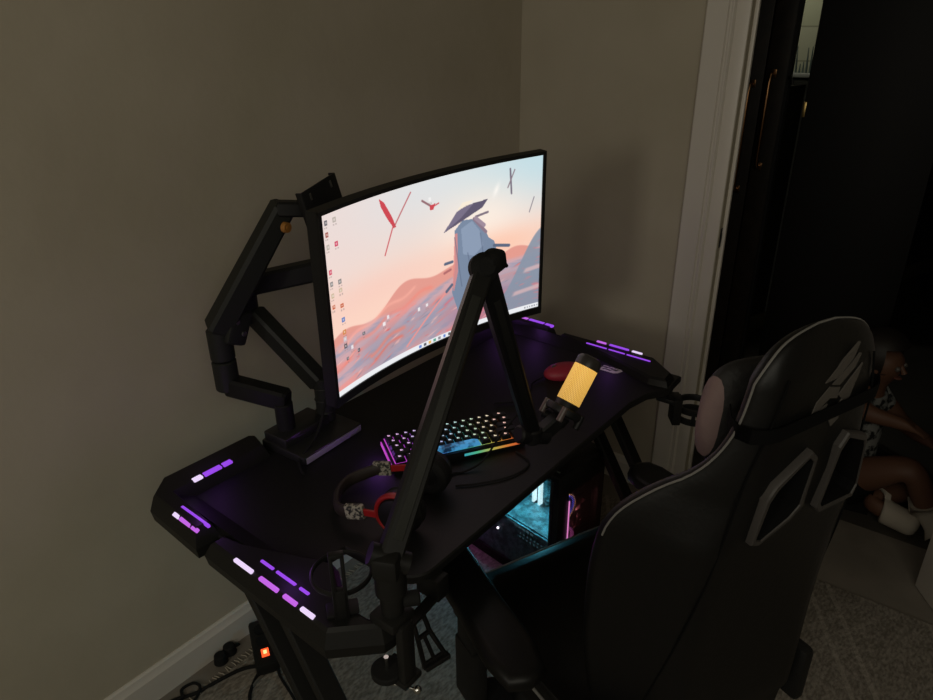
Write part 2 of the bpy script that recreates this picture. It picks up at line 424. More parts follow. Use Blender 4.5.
# raised end panels
def panel(name, pts, lv, m='deskpanel', mirror=False):
    if mirror: pts = [(-x, y) for x, y in pts][::-1]
    b = dmb(); b.prism(pts, lv); return b.build(name, m, desk, True, 25)
lv = [(.720,.016), (.727,.003), (.748,0), (.772,.010), (.777,.016)]
ftp = [(-.596,.082), (-.600,-.245), (-.536,-.308), (-.510,-.312), (-.522,-.265), (-.524,-.215), (-.474,-.135), (-.492,-.085), (-.540,.03), (-.550,.082)]
rtp = [(-.592,.275), (-.598,.105), (-.548,.100), (-.540,.235), (-.515,.236), (-.335,.236), (-.318,.298), (-.335,.318), (-.545,.318)]
lvr = [(.720,.016), (.727,.003), (.750,0), (.780,.010), (.786,.014)]
for mir in (False, True):
    panel('front_end_panel', ftp if not mir else [(-.590,.082),(-.593,-.215),(-.53,-.298),(-.47,-.305),(-.46,-.25),(-.508,-.10),(-.540,.03),(-.550,.082)], lv, mirror=mir)
    panel('rear_end_panel', rtp, lvr, mirror=mir)
# lower lips joining panels to the top (sloping inner face)
for s in (-1, 1):
    b = dmb()
    b.rings([[V((s*.552,y,.777)), V((s*.515,y,ZT+.001)), V((s*.515,y,ZT-.01)), V((s*.552,y,ZT-.01))] for y in (-.12,.255)])
    b.build('inner_slope', 'deskpanel', desk, False)
def strip(u0, u1, v0, v1, z, m, tilt=None, h=.006):
    b = dmb(); rot = None
    if tilt: rot = Matrix.Rotation(tilt, 3, 'Y')
    b.box(((u0+u1)/2, (v0+v1)/2, z), (abs(u1-u0), abs(v1-v0), h), rot, bev=.0018)
    b.build('light_strip', m, desk)
zp = .777
# left front panel: outer row of four, inner row of three
for v0, v1, m in ((.000,-.050,'white_led'), (-.070,-.118,'magenta'), (-.133,-.165,'magenta'), (-.176,-.207,'white_led')):
    strip(-.588,-.5805, v0, v1, zp, m)
for v0, v1 in ((-.038,-.072), (-.080,-.130), (-.140,-.163)): strip(-.561,-.5555, v0, v1, .7765, 'purple', R(10))
# left rear corner
zr = .785
for v0, v1, m in ((.215,.197,'white_led'), (.193,.158,'magenta'), (.154,.135,'magenta')): strip(-.589,-.581, v0-.024, v1-.024, zr-.0045, m, R(-28))
strip(-.570,-.564, .193, .102, zr-.001, 'purple')
for u0, u1, m in ((-.512,-.492,'white_led'), (-.488,-.449,'purple'), (-.445,-.424,'purple')): strip(u0+.003, u1+.003, .2445, .2565, zr, m)
# right front
for v0, v1, m in ((-.026,-.055,'magenta'), (-.066,-.125,'purple'), (-.135,-.165,'white_led')): strip(.583,.575, v0-.012, v1-.012, zp, m)
for v0, v1 in ((-.02,-.085), (-.09,-.14), (-.145,-.215)): strip(.553,.5485, v0, v1, .7765, 'purple', R(-10))
# right rear
for v0, v1, m in ((.23,.208,'magenta'), (.203,.150,'purple'), (.145,.118,'purple')): strip(.584,.572, v0-.010, v1-.010, zr, m)
for u0, u1 in ((.41,.438), (.444,.50)): strip(u0, u1, .262, .276, zr, 'purple')
# printed badge: pale slanted plate with dark cut lines, on the right of the top
b = dmb(); b.X = DX @ Matrix.Translation((.480,-.132,ZT+.0006)) @ Matrix.Rotation(R(-86), 4, 'Z')
sl = .008
def para(x0, x1, y0, y1): return [(x0+y0*sl/.015, y0), (x1+y0*sl/.015, y0), (x1+y1*sl/.015, y1), (x0+y1*sl/.015, y1)]
def flat(bb, pts, z0, z1): bb.rings([[V((x,y,z0)) for x,y in pts], [V((x,y,z1)) for x,y in pts]])
flat(b, [(-.034,-.015),(.020,-.017),(.030,-.010),(.036,.006),(.030,.012),(-.020,.014)], 0, .0008)
bd = b.build('badge', mat('silver_print', (.85,.82,.74), .4), desk, False)
b = dmb(); b.X = DX @ Matrix.Translation((.480,-.132,ZT+.0016)) @ Matrix.Rotation(R(-86), 4, 'Z')
for pts in (para(-.026,-.012,.004,.007), para(-.024,-.020,-.008,.002), para(-.010,-.007,-.010,.011), para(-.003,.006,.003,.0065), para(-.003,.006,-.008,-.0045), para(.009,.012,-.011,.010), para(.016,.024,-.004,.003), para(.016,.024,.006,.0075)):
    flat(b, pts, 0, .0006)
b.build('badge_lettering', 'black', bd, False)
# cup holder ring on the right front, hanging below the panel
cup = thing('cup_holder', (1.63,.53,.66), 'black ring cup holder under the right front corner of the desk', 'cup holder')
b = MB()
cc = V((1.645,.502,.672))
def annulus(bb, c, ro, ri, z0, z1, n=40):
    f = lambda r, z: [V((c.x + r*math.cos(2*math.pi*k/n), c.y + r*math.sin(2*math.pi*k/n), z)) for k in range(n)]
    bb.rings([f(ri,z0), f(ro,z0), f(ro,z1-.002), f(ro-.002,z1), f(ri+.001,z1), f(ri,z1-.002), f(ri,z0)], cap=False)
annulus(b, cc, .050, .041, cc.z-.004, cc.z+.012)
b.build('ring', 'black', cup)
b = MB(); annulus(b, cc, .048, .040, cc.z-.034, cc.z-.018); b.build('lower_ring', 'black', cup)
b = MB(); b.box((1.598,.535,.676), (.05,.022,.075), Matrix.Rotation(R(35),3,'Z'), bev=.003); b.box((1.595,.555,.705), (.05,.05,.014), bev=.003)
b.build('bracket', 'black', cup)
for a in (-20, 70, 200, 290):
    p = cc + V((.0445*math.cos(R(a)), .0445*math.sin(R(a)), -.012)); b = MB(); b.box(p, (.010,.010,.03), Matrix.Rotation(R(a),3,'Z'), bev=.002); b.build('spacer', 'black', cup)

# hoop stand standing on the left front panel
hs = thing('hoop_stand', (.512,.640,.777), 'black slotted post with thin hoop on left front desk corner', 'stand')
b = MB(); pc = V((.516,.640,.777)); face = V((-.62,-.78,0)).normalized(); side = V((-face.y, face.x, 0))
Fp = Matrix((side, face, V((0,0,1)))).transposed()
for sx in (-.0085, .0085): b.box(pc + side*sx + V((0,0,.062)), (.006,.012,.124), Fp, bev=.0015)
b.box(pc + V((0,0,.028)), (.022,.012,.056), Fp, bev=.002); b.box(pc + V((0,0,.121)), (.022,.012,.008), Fp, bev=.002)
b.build('post', 'black', hs)
b = MB(); b.torus(V((.553,.676,.818)), .047, .003, n=48, m=8, flat=1.6)
b.bar(pc + V((0,0,.045)), V((.516,.646,.822)), .012, .008, bev=.001); b.build('hoop', 'black', hs)
b = MB(); b.box(pc + V((.01,.01,.003)), (.05,.03,.006), Fp, bev=.002); b.build('foot', 'black', hs)

# headset hook below the front edge
hh = thing('headset_hook', (.655,.61,.72), 'black open frame hook hanging below the front edge of the desk', 'hook')
b = MB()
a0, a1 = V((.700,.606,.700)), V((.612,.596,.705))
b.bar(a0, a1, .020, .006, hint=(0,0,1), bev=.001); b.box(a0 + V((0,.01,.02)), (.03,.05,.045), bev=.002); b.build('mounting_strip', 'black', hh)
b = MB()
A = [V((.628,.600,.698)), V((.655,.603,.698))]; B2 = [V((.632,.594,.658)), V((.658,.590,.658))]; C2 = [V((.629,.578,.602)), V((.672,.566,.602))]
for p, q, w in zip(A, B2, C2): b.bar(p, q, .007, .007, bev=.001); b.bar(q, w, .007, .007, bev=.001)
b.bar(B2[0], B2[1], .007, .007, bev=.001); b.bar((B2[0]+B2[1])/2, (C2[0]+C2[1])/2, .006, .006, bev=.001)
b.bar(C2[0], C2[1] + (C2[1]-C2[0])*.12, .012, .010, bev=.001); b.bar(C2[0]*.85+B2[0]*.15, C2[1]*.85+B2[1]*.15, .006, .006, bev=.001)
b.build('hook_frame', 'black', hh)

# ------------------------------------------------------------------ monitor
ml, mr = V((.801,.933,0)), V((1.387,.827,0)); mz0, mz1 = .930, 1.320
chord = (mr-ml).length; mu = (mr-ml).normalized(); mn = V((-mu.y, mu.x, 0))          # mn points to the back (wall)
Rc = 1.0; half = math.asin(chord/2/Rc); mc = (ml+mr)/2
def scr(s, z, off):
    """s in -1..1 along the arc, off = distance behind the screen face"""
    a = s*half; d = Rc*math.cos(a) - Rc*math.cos(half)
    nrm = (mn*math.cos(a) + mu*math.sin(a))
    return mc + mu*(Rc*math.sin(a)) + mn*d + nrm*off + V((0,0,z + .0175*s))
mon = thing('curved_monitor', (mc.x, mc.y+.06, mz0), 'large curved monitor showing a pink sunset desktop, held by arm', 'monitor')
def arcbox(bb, s0, s1, z0, z1, o0, o1, n=32):
    bb.rings([[scr(s,z0,o0), scr(s,z1,o0), scr(s,z1,o1), scr(s,z0,o1)] for s in [s0+(s1-s0)*i/n for i in range(n+1)]])
b = MB()
arcbox(b, -1, 1, mz0, mz1, .004, .030)
bz = .008; k = bz/(half*Rc)
for (z0, z1) in ((mz0, mz0+.018), (mz1-bz, mz1)): arcbox(b, -1, 1, z0, z1, 0, .006)
for (s0, s1) in ((-1, -1+k), (1-k, 1)): arcbox(b, s0, s1, mz0, mz1, 0, .006, 2)
b.build('housing', 'black', mon, False)
b = MB()
arcbox(b, -.45, .45, mz0+.07, mz1-.07, .028, .052, 12); b.build('rear_bulge', 'black', mon, False)

def wallpaper(W, H):
    """the desktop picture, drawn generically: dusk sky, far ridge, red field, a robed walker with a wide straw hat, red birds"""
    yy, xx = np.mgrid[0:H, 0:W]; X = (xx+.5)/W; Y = 1-(yy+.5)/H                        # Y up 0..1
    A = 1.6
    def C(r, g, bl): return np.array([r, g, bl])/255.
    img = np.zeros((H, W, 3))
    def mix(mask, col): img[:] = img*(1-mask[..., None]) + np.asarray(col)*mask[..., None]
    def sm(a, lo, hi): t = np.clip((a-lo)/(hi-lo), 0, 1); return t*t*(3-2*t)
    rng = np.random.default_rng(4)
    def noise(fx, fy, seed):
        r = np.random.default_rng(seed); o = np.zeros((H, W))
        for i in range(5):
            a, p, q = r.uniform(.5, 1), r.uniform(0, 6.3), r.uniform(.6, 1.6)
            o += a*np.sin(X*fx*q*(1+i*.7) + p + 2.2*np.sin(Y*fy*(1+i*.5)+p))*np.cos(Y*fy*q*(1+i*.6) + p*2)
        return o/3
    # sky: pale grey blue above, cream to peach below; cooler to the right
    t = sm(Y, .35, 1.0)[..., None]
    img[:] = C(252,214,196)*(1-t) + C(222,226,228)*t
    tr = (sm(X, .45, 1.0)*sm(Y, .55, 1.0))[..., None]*.75
    img[:] = img*(1-tr) + C(186,220,230)*tr
    lf = (sm(1-X, .45, 1.0)*sm(Y, .4, .8))[..., None]*.6
    img[:] = img*(1-lf) + C(244,216,208)*lf
    glow = np.exp(-(((X-.73)/.20)**2 + ((Y-.66)/.22)**2))
    mix(glow*.85, C(255,240,226)); mix(np.exp(-(((X-.80)/.22)**2 + ((Y-.50)/.10)**2))*.6, C(255,190,160))
    mix(np.exp(-(((X-.22)/.35)**2 + ((Y-.50)/.10)**2))*.45, C(250,200,186))
    # far ridge
    ridge = .34 + .12*np.exp(-((X-.42)/.16)**2) + .06*np.exp(-((X-.62)/.12)**2) + .025*np.sin(X*23) + .10*sm(X, .55, .9)
    mix(sm(ridge-Y, 0, .012)*.9, C(226,150,138))
    mix(sm(ridge-.10-Y, 0, .10)*.7, C(222,150,150))
    # field: blue grey and red streaks sweeping up to the right
    fld = .30 + .13*X + .02*np.sin(X*12)
    m = sm(fld-Y, 0, .03)
    mix(m*.85, C(206,170,178))
    st = noise(9, 30, 2); st2 = noise(26, 46, 7)
    sw = np.sin((Y*1.0 - X*.42)*46 + 2.0*np.sin(X*7)); 
    mix(m*sm(sw+st*.8, .3, 1.0)*.8, C(238,150,142))
    mix(m*sm(-sw+st2*.6, .4, 1.2)*.7, C(150,156,180))
    mix(sm(.17-np.abs(Y-.10-.12*X), 0, .12)*sm(X, .05, .2)*.6, C(146,152,174))
    mix(m*sm(st2 + .5*st, .55, 1.0)*sm(.36-Y, 0, .15)*.9, C(226,88,88))
    mix(sm(X, .45, .75)*sm(.26-Y, 0, .14)*.5, C(206,92,112))
    for (x0_, y0_, x1_, y1_, w_, c_) in ((.03,.27,.40,.40,.010,(250,176,160)), (.10,.235,.48,.37,.012,(240,140,126)), (.0,.15,.10,.20,.010,(236,130,116)), (.18,.13,.34,.20,.014,(240,128,108)), (.20,.10,.33,.15,.010,(232,110,92)), (.55,.22,.70,.27,.010,(226,110,120))):
        du, dv = (x1_-x0_), (y1_-y0_); LL = du*du+dv*dv; tt = np.clip(((X-x0_)*du + (Y-y0_)*dv)/LL, 0, 1)
        dd_ = np.hypot(X-x0_-tt*du, Y-y0_-tt*dv + .012*np.sin(X*40)); mix(np.exp(-(dd_/w_)**2)*.7, C(*c_))
    for k in range(70):
        cx, cy = rng.uniform(.02, 1), rng.uniform(.04, .33); cy *= .6+.5*cx
        l, w = rng.uniform(.008, .03), rng.uniform(.002, .006); s_ = rng.uniform(.3, .8)
        u = (X-cx) + (Y-cy)*s_; v = (Y-cy) - (X-cx)*s_
        mix(np.exp(-(u/l)**2 - (v/w)**2)*.8, (C(238,120,110), C(245,190,180), C(120,128,150))[k % 3])
    # right hill
    hill = .14 + .42*sm(X, .80, 1.02)
    mix(sm(hill-Y, 0, .015)*sm(X, .78, .84)*.92, C(136,148,166))
    mix(sm(hill-.06-Y, 0, .05)*sm(st2, .1, .6)*sm(X, .80, .86)*.8, C(200,130,140))
    mix(sm(hill-.10-Y, 0, .05)*sm(sw, .6, 1)*sm(X, .80, .86)*.7, C(226,186,186))
    def poly(pts, col, a=1.0):
        P = np.array(pts); ins = np.zeros((H, W), bool); n = len(P)
        for i in range(n):
            x0, y0 = P[i]; x1, y1 = P[(i+1) % n]
            if y0 == y1: continue
            c = ((y0 > Y) != (y1 > Y)) & (X < (x1-x0)*(Y-y0)/(y1-y0)+x0); ins ^= c
        mix(ins*a, col)
    def line(p, q, w, col, a=1.0):
        px, py = p; qx, qy = q; dx, dy = (qx-px)*A, (qy-py); L2 = dx*dx+dy*dy
        t = np.clip((((X-px)*A)*dx + (Y-py)*dy)/L2, 0, 1)
        d = np.hypot((X-px)*A - t*dx, (Y-py)-t*dy)
        mix(np.clip((w-d)/.003+.5, 0, 1)*a, col)
    # walker seen from behind
    robe = C(122,138,162); robe2 = C(148,164,188); dark = C(92,104,128)
    poly([(0.5997,.66),(0.6384,.71),(0.6900,.70),(0.7287,.66),(0.7588,.56),(0.7846,.53),(0.7932,.48),(0.7760,.44),(0.7502,.30),(0.7416,.14),(0.6126,.13),(0.5825,.28),(0.5997,.44)], robe)
    poly([(0.6298,.66),(0.6814,.69),(0.7158,.62),(0.7330,.52),(0.6900,.47),(0.6384,.50)], robe2, .7)
    poly([(0.5997,.64),(0.6126,.64),(0.6126,.40),(0.5911,.28),(0.5868,.32)], C(224,140,136), .8)
    line((0.7846,.50),(0.8534,.475), .010, dark); line((0.5868,.475),(0.5524,.475), .009, dark); line((0.5782,.43),(0.5481,.42), .008, C(180,110,110))
    line((0.5825,.33),(0.3546,.06), .006, C(232,150,146)); line((0.5825,.33),(0.5567,.30), .010, dark)
    line((0.6900,.70),(0.7459,.60), .010, C(140,120,136)); line((0.6986,.71),(0.7545,.72), .007, C(126,112,126)); line((0.6986,.70),(0.7373,.645), .012, C(160,140,156)); 
    poly([(0.5481,.665),(0.6126,.770),(0.6556,.792),(0.7545,.800),(0.7287,.755),(0.6642,.720),(0.6040,.690)], C(96,88,110))
    poly([(0.5481,.665),(0.6126,.770),(0.6556,.792),(0.6900,.793),(0.6298,.725)], C(132,122,146), .7)
    poly([(0.6126,.775),(0.6384,.815),(0.6900,.815),(0.6642,.79)], C(255,238,210), .6)
    for (p, q, w_) in (((.60,.62),(.63,.30),.004), ((.66,.50),(.70,.20),.004), ((.72,.60),(.745,.34),.004)): line(p, q, w_, dark, .55)
    mix(np.exp(-(((X-.79)-.25*(Y-.83))/.010)**2 - ((Y-.84)/.035)**2)*.8, C(255,250,244))
    # red birds
    red = C(206,72,82)
    poly([(.262,.975),(.285,.945),(.315,.86),(.333,.795),(.322,.79),(.292,.86),(.268,.93)], red); line((.325,.80),(.405,.955), .004, C(190,90,96)); line((.318,.80),(.275,.66), .004, red)
    line((.455,.89),(.50,.84), .006, C(150,110,116)); poly([(.49,.85),(.515,.855),(.505,.82),(.488,.825)], red); line((.505,.84),(.53,.85), .004, red)
    line((.855,.95),(.862,.80), .006, C(120,112,126)); line((.875,.94),(.845,.84), .004, C(140,120,130)); line((.965,.75),(.945,.66), .003, C(120,112,126))
    # desktop icons with captions
    cols = [(70,70,80),(150,60,50),(180,170,160),(206,40,80),(120,120,120),(200,180,150),(196,80,40),(70,110,190),(210,130,60),(200,200,210)]
    def icon(x, y, c, w=.011):
        mix((((np.abs(X-x)*A < w) & (np.abs(Y-y) < w*1.15))*1.0)*.85, C(*c)); mix(((np.abs(X-x)*A < w*.45) & (np.abs(Y-y) < w*.5))*.6, C(245,235,230))
        mix((np.abs(X-x)*A < w*1.25)*((np.abs(Y-y+.024) < .004))*((np.sin(X*W*1.3) > -.4))*.45, C(150,130,128))
    y = .955
    for k in range(7): icon(.022, y, cols[k]); y -= .062 if k != 2 else .13
    for k, yv in enumerate((.955,.83,.63,.585,.52,.44,.37,.33,.29)): icon(.060, yv-.02*(k > 3), cols[(k+2) % 10])
    for k, (x_, y_) in enumerate(((.09,.24),(.15,.28),(.25,.27),(.27,.30),(.12,.20),(.42,.26),(.46,.265),(.065,.19),(.49,.885))): icon(x_, y_, ((235,235,240),(70,80,90),(245,245,245))[k % 3], .009)
    # task bar
    bar = Y < .035; img[bar] = C(236,238,242)
    for k in range(9): mix(((np.abs(X-(.42+.024*k))*A < .010) & (np.abs(Y-.017) < .009))*.8, C(*((70,110,200),(60,60,70),(230,170,60),(60,150,120),(120,120,130))[k % 5]))
    mix(((X > .93) & (np.abs(Y-.017) < .005) & (np.sin(X*W*1.2) > 0))*.6, C(90,90,100))
    img = np.clip(img, 0, 1)
    return np.where(img <= .04045, img/12.92, ((img+.055)/1.055)**2.4)
W, H = 460, 270
img = wallpaper(W, H)
verts = []; s0, s1 = -1+k, 1-k
for j in range(H):
    z = (mz1-bz) + ((mz0+.018) - (mz1-bz))*j/(H-1)
    for i in range(W): verts.append(scr(s0+(s1-s0)*i/(W-1), z, .0035))
faces = [(j*W+i, (j+1)*W+i, (j+1)*W+i+1, j*W+i+1) for j in range(H-1) for i in range(W-1)]
me = bpy.data.meshes.new('screen'); me.from_pydata(verts, [], faces); me.update()
ca = me.color_attributes.new('picture', 'FLOAT_COLOR', 'POINT')
ca.data.foreach_set('color', np.concatenate([img.reshape(-1, 3), np.ones((W*H, 1))], 1).astype(np.float32).ravel())
sm_ = bpy.data.materials.new('lit_screen'); sm_.use_nodes = True; nt = sm_.node_tree; pb = nt.nodes['Principled BSDF']
pb.inputs['Base Color'].default_value = (.005,.005,.005,1); pb.inputs['Roughness'].default_value = .4; pb.inputs['Emission Strength'].default_value = 1.0
at = nt.nodes.new('ShaderNodeVertexColor'); at.layer_name = 'picture'; nt.links.new(at.outputs['Color'], pb.inputs['Emission Color'])
link('screen', me, sm_, mon, True, 60)

# ------------------------------------------------------------------ dual monitor arm
bx = V((.855,1.095,ZT))
armr = thing('monitor_arm_stand', tuple(bx), 'black dual monitor arm stand at the back left of the desk', 'monitor arm')
b = MB(); Fb = Matrix.Rotation(R(2),3,'Z')
b.box(bx + V((0,-.005,.010)), (.175,.135,.020), Fb, bev=.004); b.box(bx + V((-.02,.02,.030)), (.13,.07,.024), Fb, bev=.004)
b.build('base_plate', mat('brushed_black_plate', (.07,.07,.07), .32, metal=.8), armr)
b = MB(); b.box(bx + Fb @ V((0,-.0735,.010)), (.165,.002,.014), Fb, bev=.0005); b.build('painted_edge_glow', mat('violet_glow_tint', (.34,.30,.42), .4, metal=.3), armr)  # thin sheet tinted violet to paint the keyboard's glow on the plate edge
b = MB(); b.cyl((.81,1.12,ZT+.02), (.81,1.12,.86), .020, bev=.002); b.build('left_post', 'armdark', armr)
b = MB(); b.cyl((.912,1.105,ZT+.02), (.912,1.105,.885), .021, bev=.002)
for zz in (.80,.83,.86): b.torus((.912,1.105,zz), .0205, .0025, n=24, m=6)
b.build('right_post', 'arm', armr)
# arm one: low link back to the elbow, lift arm up to an empty screen plate
e1 = V((.764,1.245,0))
b = MB(); b.bar((.818,1.112,.865), (e1.x,e1.y,.885), .040, .044, hint=(0,0,1), bev=.006); b.build('lower_link', 'armdark', armr)
b = MB(); b.cyl((e1.x,e1.y,.875), (e1.x,e1.y,.945), .026, bev=.003); b.cyl((e1.x,e1.y,.947), (e1.x,e1.y,1.02), .026, bev=.004); b.build('elbow', 'arm', armr)
t1 = V((.885,1.13,1.275)); s1_ = V((e1.x-.004,e1.y,1.015))
b = MB(); b.bar(s1_, t1, .052, .052, hint=(-.62,.1,.78), bev=.007, taper=.86)
b.build('lift_arm', 'arm', armr)
b = MB(); b.box((.792,1.217,1.018), (.050,.024,.075), Matrix.Rotation(R(25),3,'Y'), bev=.008); b.build('elbow_bracket', 'arm', armr)
for pp in ((.786,1.2085,1.035), (.797,1.2075,1.005)): 
    b = MB(); b.cyl(V(pp), V(pp)+V((.001,-.0055,.0)), .0055, n=12); b.build('screw', 'steel', armr)
b = MB(); q = V((.864,1.134,1.235)); nrm = V((.12,-.99,0)).normalized(); b.cyl(q + nrm*.020, q + nrm*.030, .011, .010, 20); b.cyl(q + nrm*.030, q + nrm*.031, .005, n=12)
b.build('amber_cap', 'orangecap', armr)
b = MB(); b.bar(t1 + V((-.02,.0,-.004)), V((.935,1.085,1.262)), .03, .03, bev=.004); b.cyl((.925,1.09,1.235), (.925,1.09,1.285), .014, bev=.002); b.build('swivel_joint', 'armdark', armr)
b = MB(); pc = V((.946,1.070,1.243)); Rp = Matrix.Rotation(R(8),3,'Z') @ Matrix.Rotation(R(-12),3,'Y') @ Matrix.Rotation(R(-6),3,'X')
pw, ph = .104, .150
holes = [(sx*.032, sz*.060) for sx in (-1,1) for sz in (-1,1)]
b.box(pc, (pw,.005,ph), Rp, bev=.001)
for sx in (-1, 1): b.box(pc + Rp @ V((sx*pw/2,.006,0)), (.004,.016,ph), Rp, bev=.001)
b.build('screen_plate', 'armdark', armr)
for hx, hz in holes:
    b = MB(); b.box(pc + Rp @ V((hx,-.003,hz)), (.004,.002,.014), Rp); b.build('plate_slot', 'steel', armr)
# arm two: behind arm one, out to the monitor
e2 = V((.862,1.275,1.02))
b = MB(); b.bar((.910,1.110,.868), (.870,1.265,1.015), .040, .046, hint=(0,-.6,.8), bev=.006); b.build('lower_link', 'arm', armr)
b = MB(); b.cyl(e2 - V((0,0,.025)), e2 + V((0,0,.075)), .025, bev=.003); b.build('elbow', 'armdark', armr)
b = MB(); back = scr(0, 1.10, .052); b.bar(e2 + V((0,0,.06)), (1.06,1.055,1.135), .040, .046, hint=(0,0,1), bev=.006); b.bar((1.06,1.055,1.135), back + V((0,.0,.0)), .03, .03, bev=.004)
b.build('lift_arm', 'armdark', armr)
b = MB(); b.box(back + mn*.003, (.11,.008,.11), Matrix.Rotation(math.atan2(mu.y, mu.x),3,'Z'), bev=.001); b.build('screen_plate', 'armdark', armr)
b = MB(); b.tube([(.925,1.09,.875), (.885,1.07,.845), (.84,1.05,.80), (.80,1.04,.782), (.765,1.03,.768), (.745,.995,.763)], .0035, 8, smooth_path=True)
tag(b.build('monitor_cable', 'rubber', None), 'thin black cable sagging from the monitor arm onto the desk', 'cable')

# ------------------------------------------------------------------ keyboard
KC = V((1.010,.812,ZT+.004)); KX = Matrix.Translation(KC) @ Matrix.Rotation(R(-32), 4, 'Z') @ Matrix.Rotation(R(4), 4, 'X')
kb = thing('keyboard', tuple(KC), 'small black keyboard with rainbow lit keys on the desk', 'keyboard')
kb.matrix_basis = KX
def hue(u):   # -1 left .. 1 right
    stops = [(-1,(.75,.08,.75)), (-.65,(.55,.08,.8)), (-.35,(.10,.18,.95)), (0,(.05,.55,.75)), (.25,(.12,.70,.35)), (.45,(.6,.65,.12)), (.7,(.95,.30,.05)), (1,(.95,.06,.03))]
    for (a, ca_), (b_, cb) in zip(stops[:-1], stops[1:]):
        if u <= b_: t = (u-a)/(b_-a); return tuple(x+(y-x)*t for x, y in zip(ca_, cb))
    return stops[-1][1]
def hmat():
    m = bpy.data.materials.new('rainbow_glow'); m.use_nodes = True; nt = m.node_tree; b = nt.nodes['Principled BSDF']
    tc = nt.nodes.new('ShaderNodeTexCoord'); sp = nt.nodes.new('ShaderNodeSeparateXYZ'); mr = nt.nodes.new('ShaderNodeMapRange')
    mr.inputs[1].default_value = -.147; mr.inputs[2].default_value = .147
    cr = nt.nodes.new('ShaderNodeValToRGB'); els = cr.color_ramp.elements
    els[0].position = 0; els[0].color = (*hue(-1),1); els[1].position = 1; els[1].color = (*hue(1),1)
    for u in (-.65,-.35,0,.25,.45,.7):
        e = els.new((u+1)/2); e.color = (*hue(u),1)
    nt.links.new(tc.outputs['Object'], sp.inputs[0]); nt.links.new(sp.outputs[0], mr.inputs[0]); nt.links.new(mr.outputs[0], cr.inputs[0]); nt.links.new(cr.outputs[0], b.inputs['Emission Color'])
    b.inputs['Base Color'].default_value = (.05,.05,.05,1); b.inputs['Emission Strength'].default_value = .6
    return m
GLOW = hmat()
b = MB(); b.X = KX; b.box((0,0,.010), (.298,.108,.020), bev=.004); b.box((0,.0,.021), (.296,.106,.003)); b.build('case', 'black', kb)
b = MB(); b.X = KX; b.box((0,0.001,.0225), (.286,.092,.002)); b.build('glow_plate', GLOW, kb, False)
b = MB(); b.X = KX; b.box((.075,-.0545,.014), (.138,.002,.005)); b.build('front_light_bar', GLOW, kb, False)
b = MB(); b.X = KX; b.box((-.1495,0,.014), (.002,.09,.008)); b.build('side_light_bar', GLOW, kb, False)
SPACE = noise_mix(mat('lit_blue_space_bar', (.02,.10,.2), .4), (.005,.02,.05), (.05,.25,.5), 60, .4, .6)
spb = SPACE.node_tree.nodes['Principled BSDF']; SPACE.node_tree.links.new(spb.inputs['Base Color'].links[0].from_socket, spb.inputs['Emission Color']); spb.inputs['Emission Strength'].default_value = .9
rows = [[1]*13+[2], [1.5]+[1]*12+[1.5], [1.75]+[1]*11+[2.25], [2.25]+[1]*10+[2.75], [1.25,1.25,1.25,6.25,1.25,1.25,1.25,1.25]]
U = .0190; caps = {}
lm = {}
def legend_mat(i):
    if i not in lm:
        h = hue(i/4.5-1); h = tuple(.55*x+.45 for x in h)
        lm[i] = mat('key_legend_%d' % i, (.3,.3,.3), .5, emit=h, strength=.85)
    return lm[i]
for r_, row in enumerate(rows):
    x = -7.5*U; y = (2-r_)*U
    for w in row:
        cx = x + w*U/2; x += w*U; hi = int(round((cx/.147+1)*4.5)); key = (w, hi)
        if key not in caps:
            bb = MB(); a, c = w*U/2-.0013, U/2-.0013
            bb.rings([[V((sx*a*q, sy*c*q+dy, z)) for sx, sy in ((-1,-1),(1,-1),(1,1),(-1,1))] for z, q, dy in ((0,1,0), (.004,.99,0), (.0085,.80,.001), (.009,.76,.001))])
            bb.mi = 1
            if w < 4:
                bb.box((-.0012,.0020,.0092), (.0030,.0042,.0006)); bb.box((.0018,.0012,.0092), (.0018,.0026,.0006))
            me_o = bb.build('key', [SPACE if w > 4 else 'black', legend_mat(hi)], kb); caps[key] = me_o.data; me_o.data.transform(world_of(kb)); o = me_o
        else:
            o = bpy.data.objects.new('key', caps[key]); COL.objects.link(o); o.parent = kb
        o.location = (cx, y, .0245)
b = MB()
b.tube([(1.045,.655,.90), (1.01,.69,.83), (.985,.715,.775), (.95,.735,.7605), (.93,.75,.7605), (.90,.745,.7605)], .0022, 8, smooth_path=True)
tag(b.build('microphone_cable', 'rubber', None), 'thin black cable hanging from the microphone onto the desk by the keyboard', 'cable')
b = MB()
b.tube([(1.075,.69,.7605), (1.06,.65,.7605), (1.03,.64,.7605), (.98,.655,.7605), (.93,.69,.7605), (.90,.72,.7605)], .0022, 8, smooth_path=True)
tag(b.build('headset_cable', 'rubber', None), 'thin black cable looping on the desk in front of the keyboard', 'cable')

# red mouse and its cable
ms = thing('mouse', (1.455,.79,ZT), 'crimson rounded mouse on the desk behind the yellow microphone', 'mouse')
b = MB(); Fm = Matrix.Rotation(R(-35),3,'Z'); b.sphere((1.455,.79,ZT+.010), .058, (1,.60,.42), Fm); 
for v in b.bm.verts:
    if v.co.z < ZT+.0005: v.co.z = ZT+.0005
b.build('shell', 'crimson', ms)
b = MB(); p = V((1.455,.79,ZT+.032)) + Fm @ V((-.030,0,-.003)); b.cyl(p - Fm @ V((0,.003,0)), p + Fm @ V((0,.003,0)), .006, n=14); b.build('wheel', 'steel', ms)
b = MB(); b.tube([(1.405,.825,.762), (1.36,.83,.7605), (1.32,.81,.7605), (1.27,.80,.7605), (1.22,.85,.7605)], .002, 6, smooth_path=True)
tag(b.build('mouse_cable', 'rubber', None), 'thin black cable trailing from the crimson mouse', 'cable')

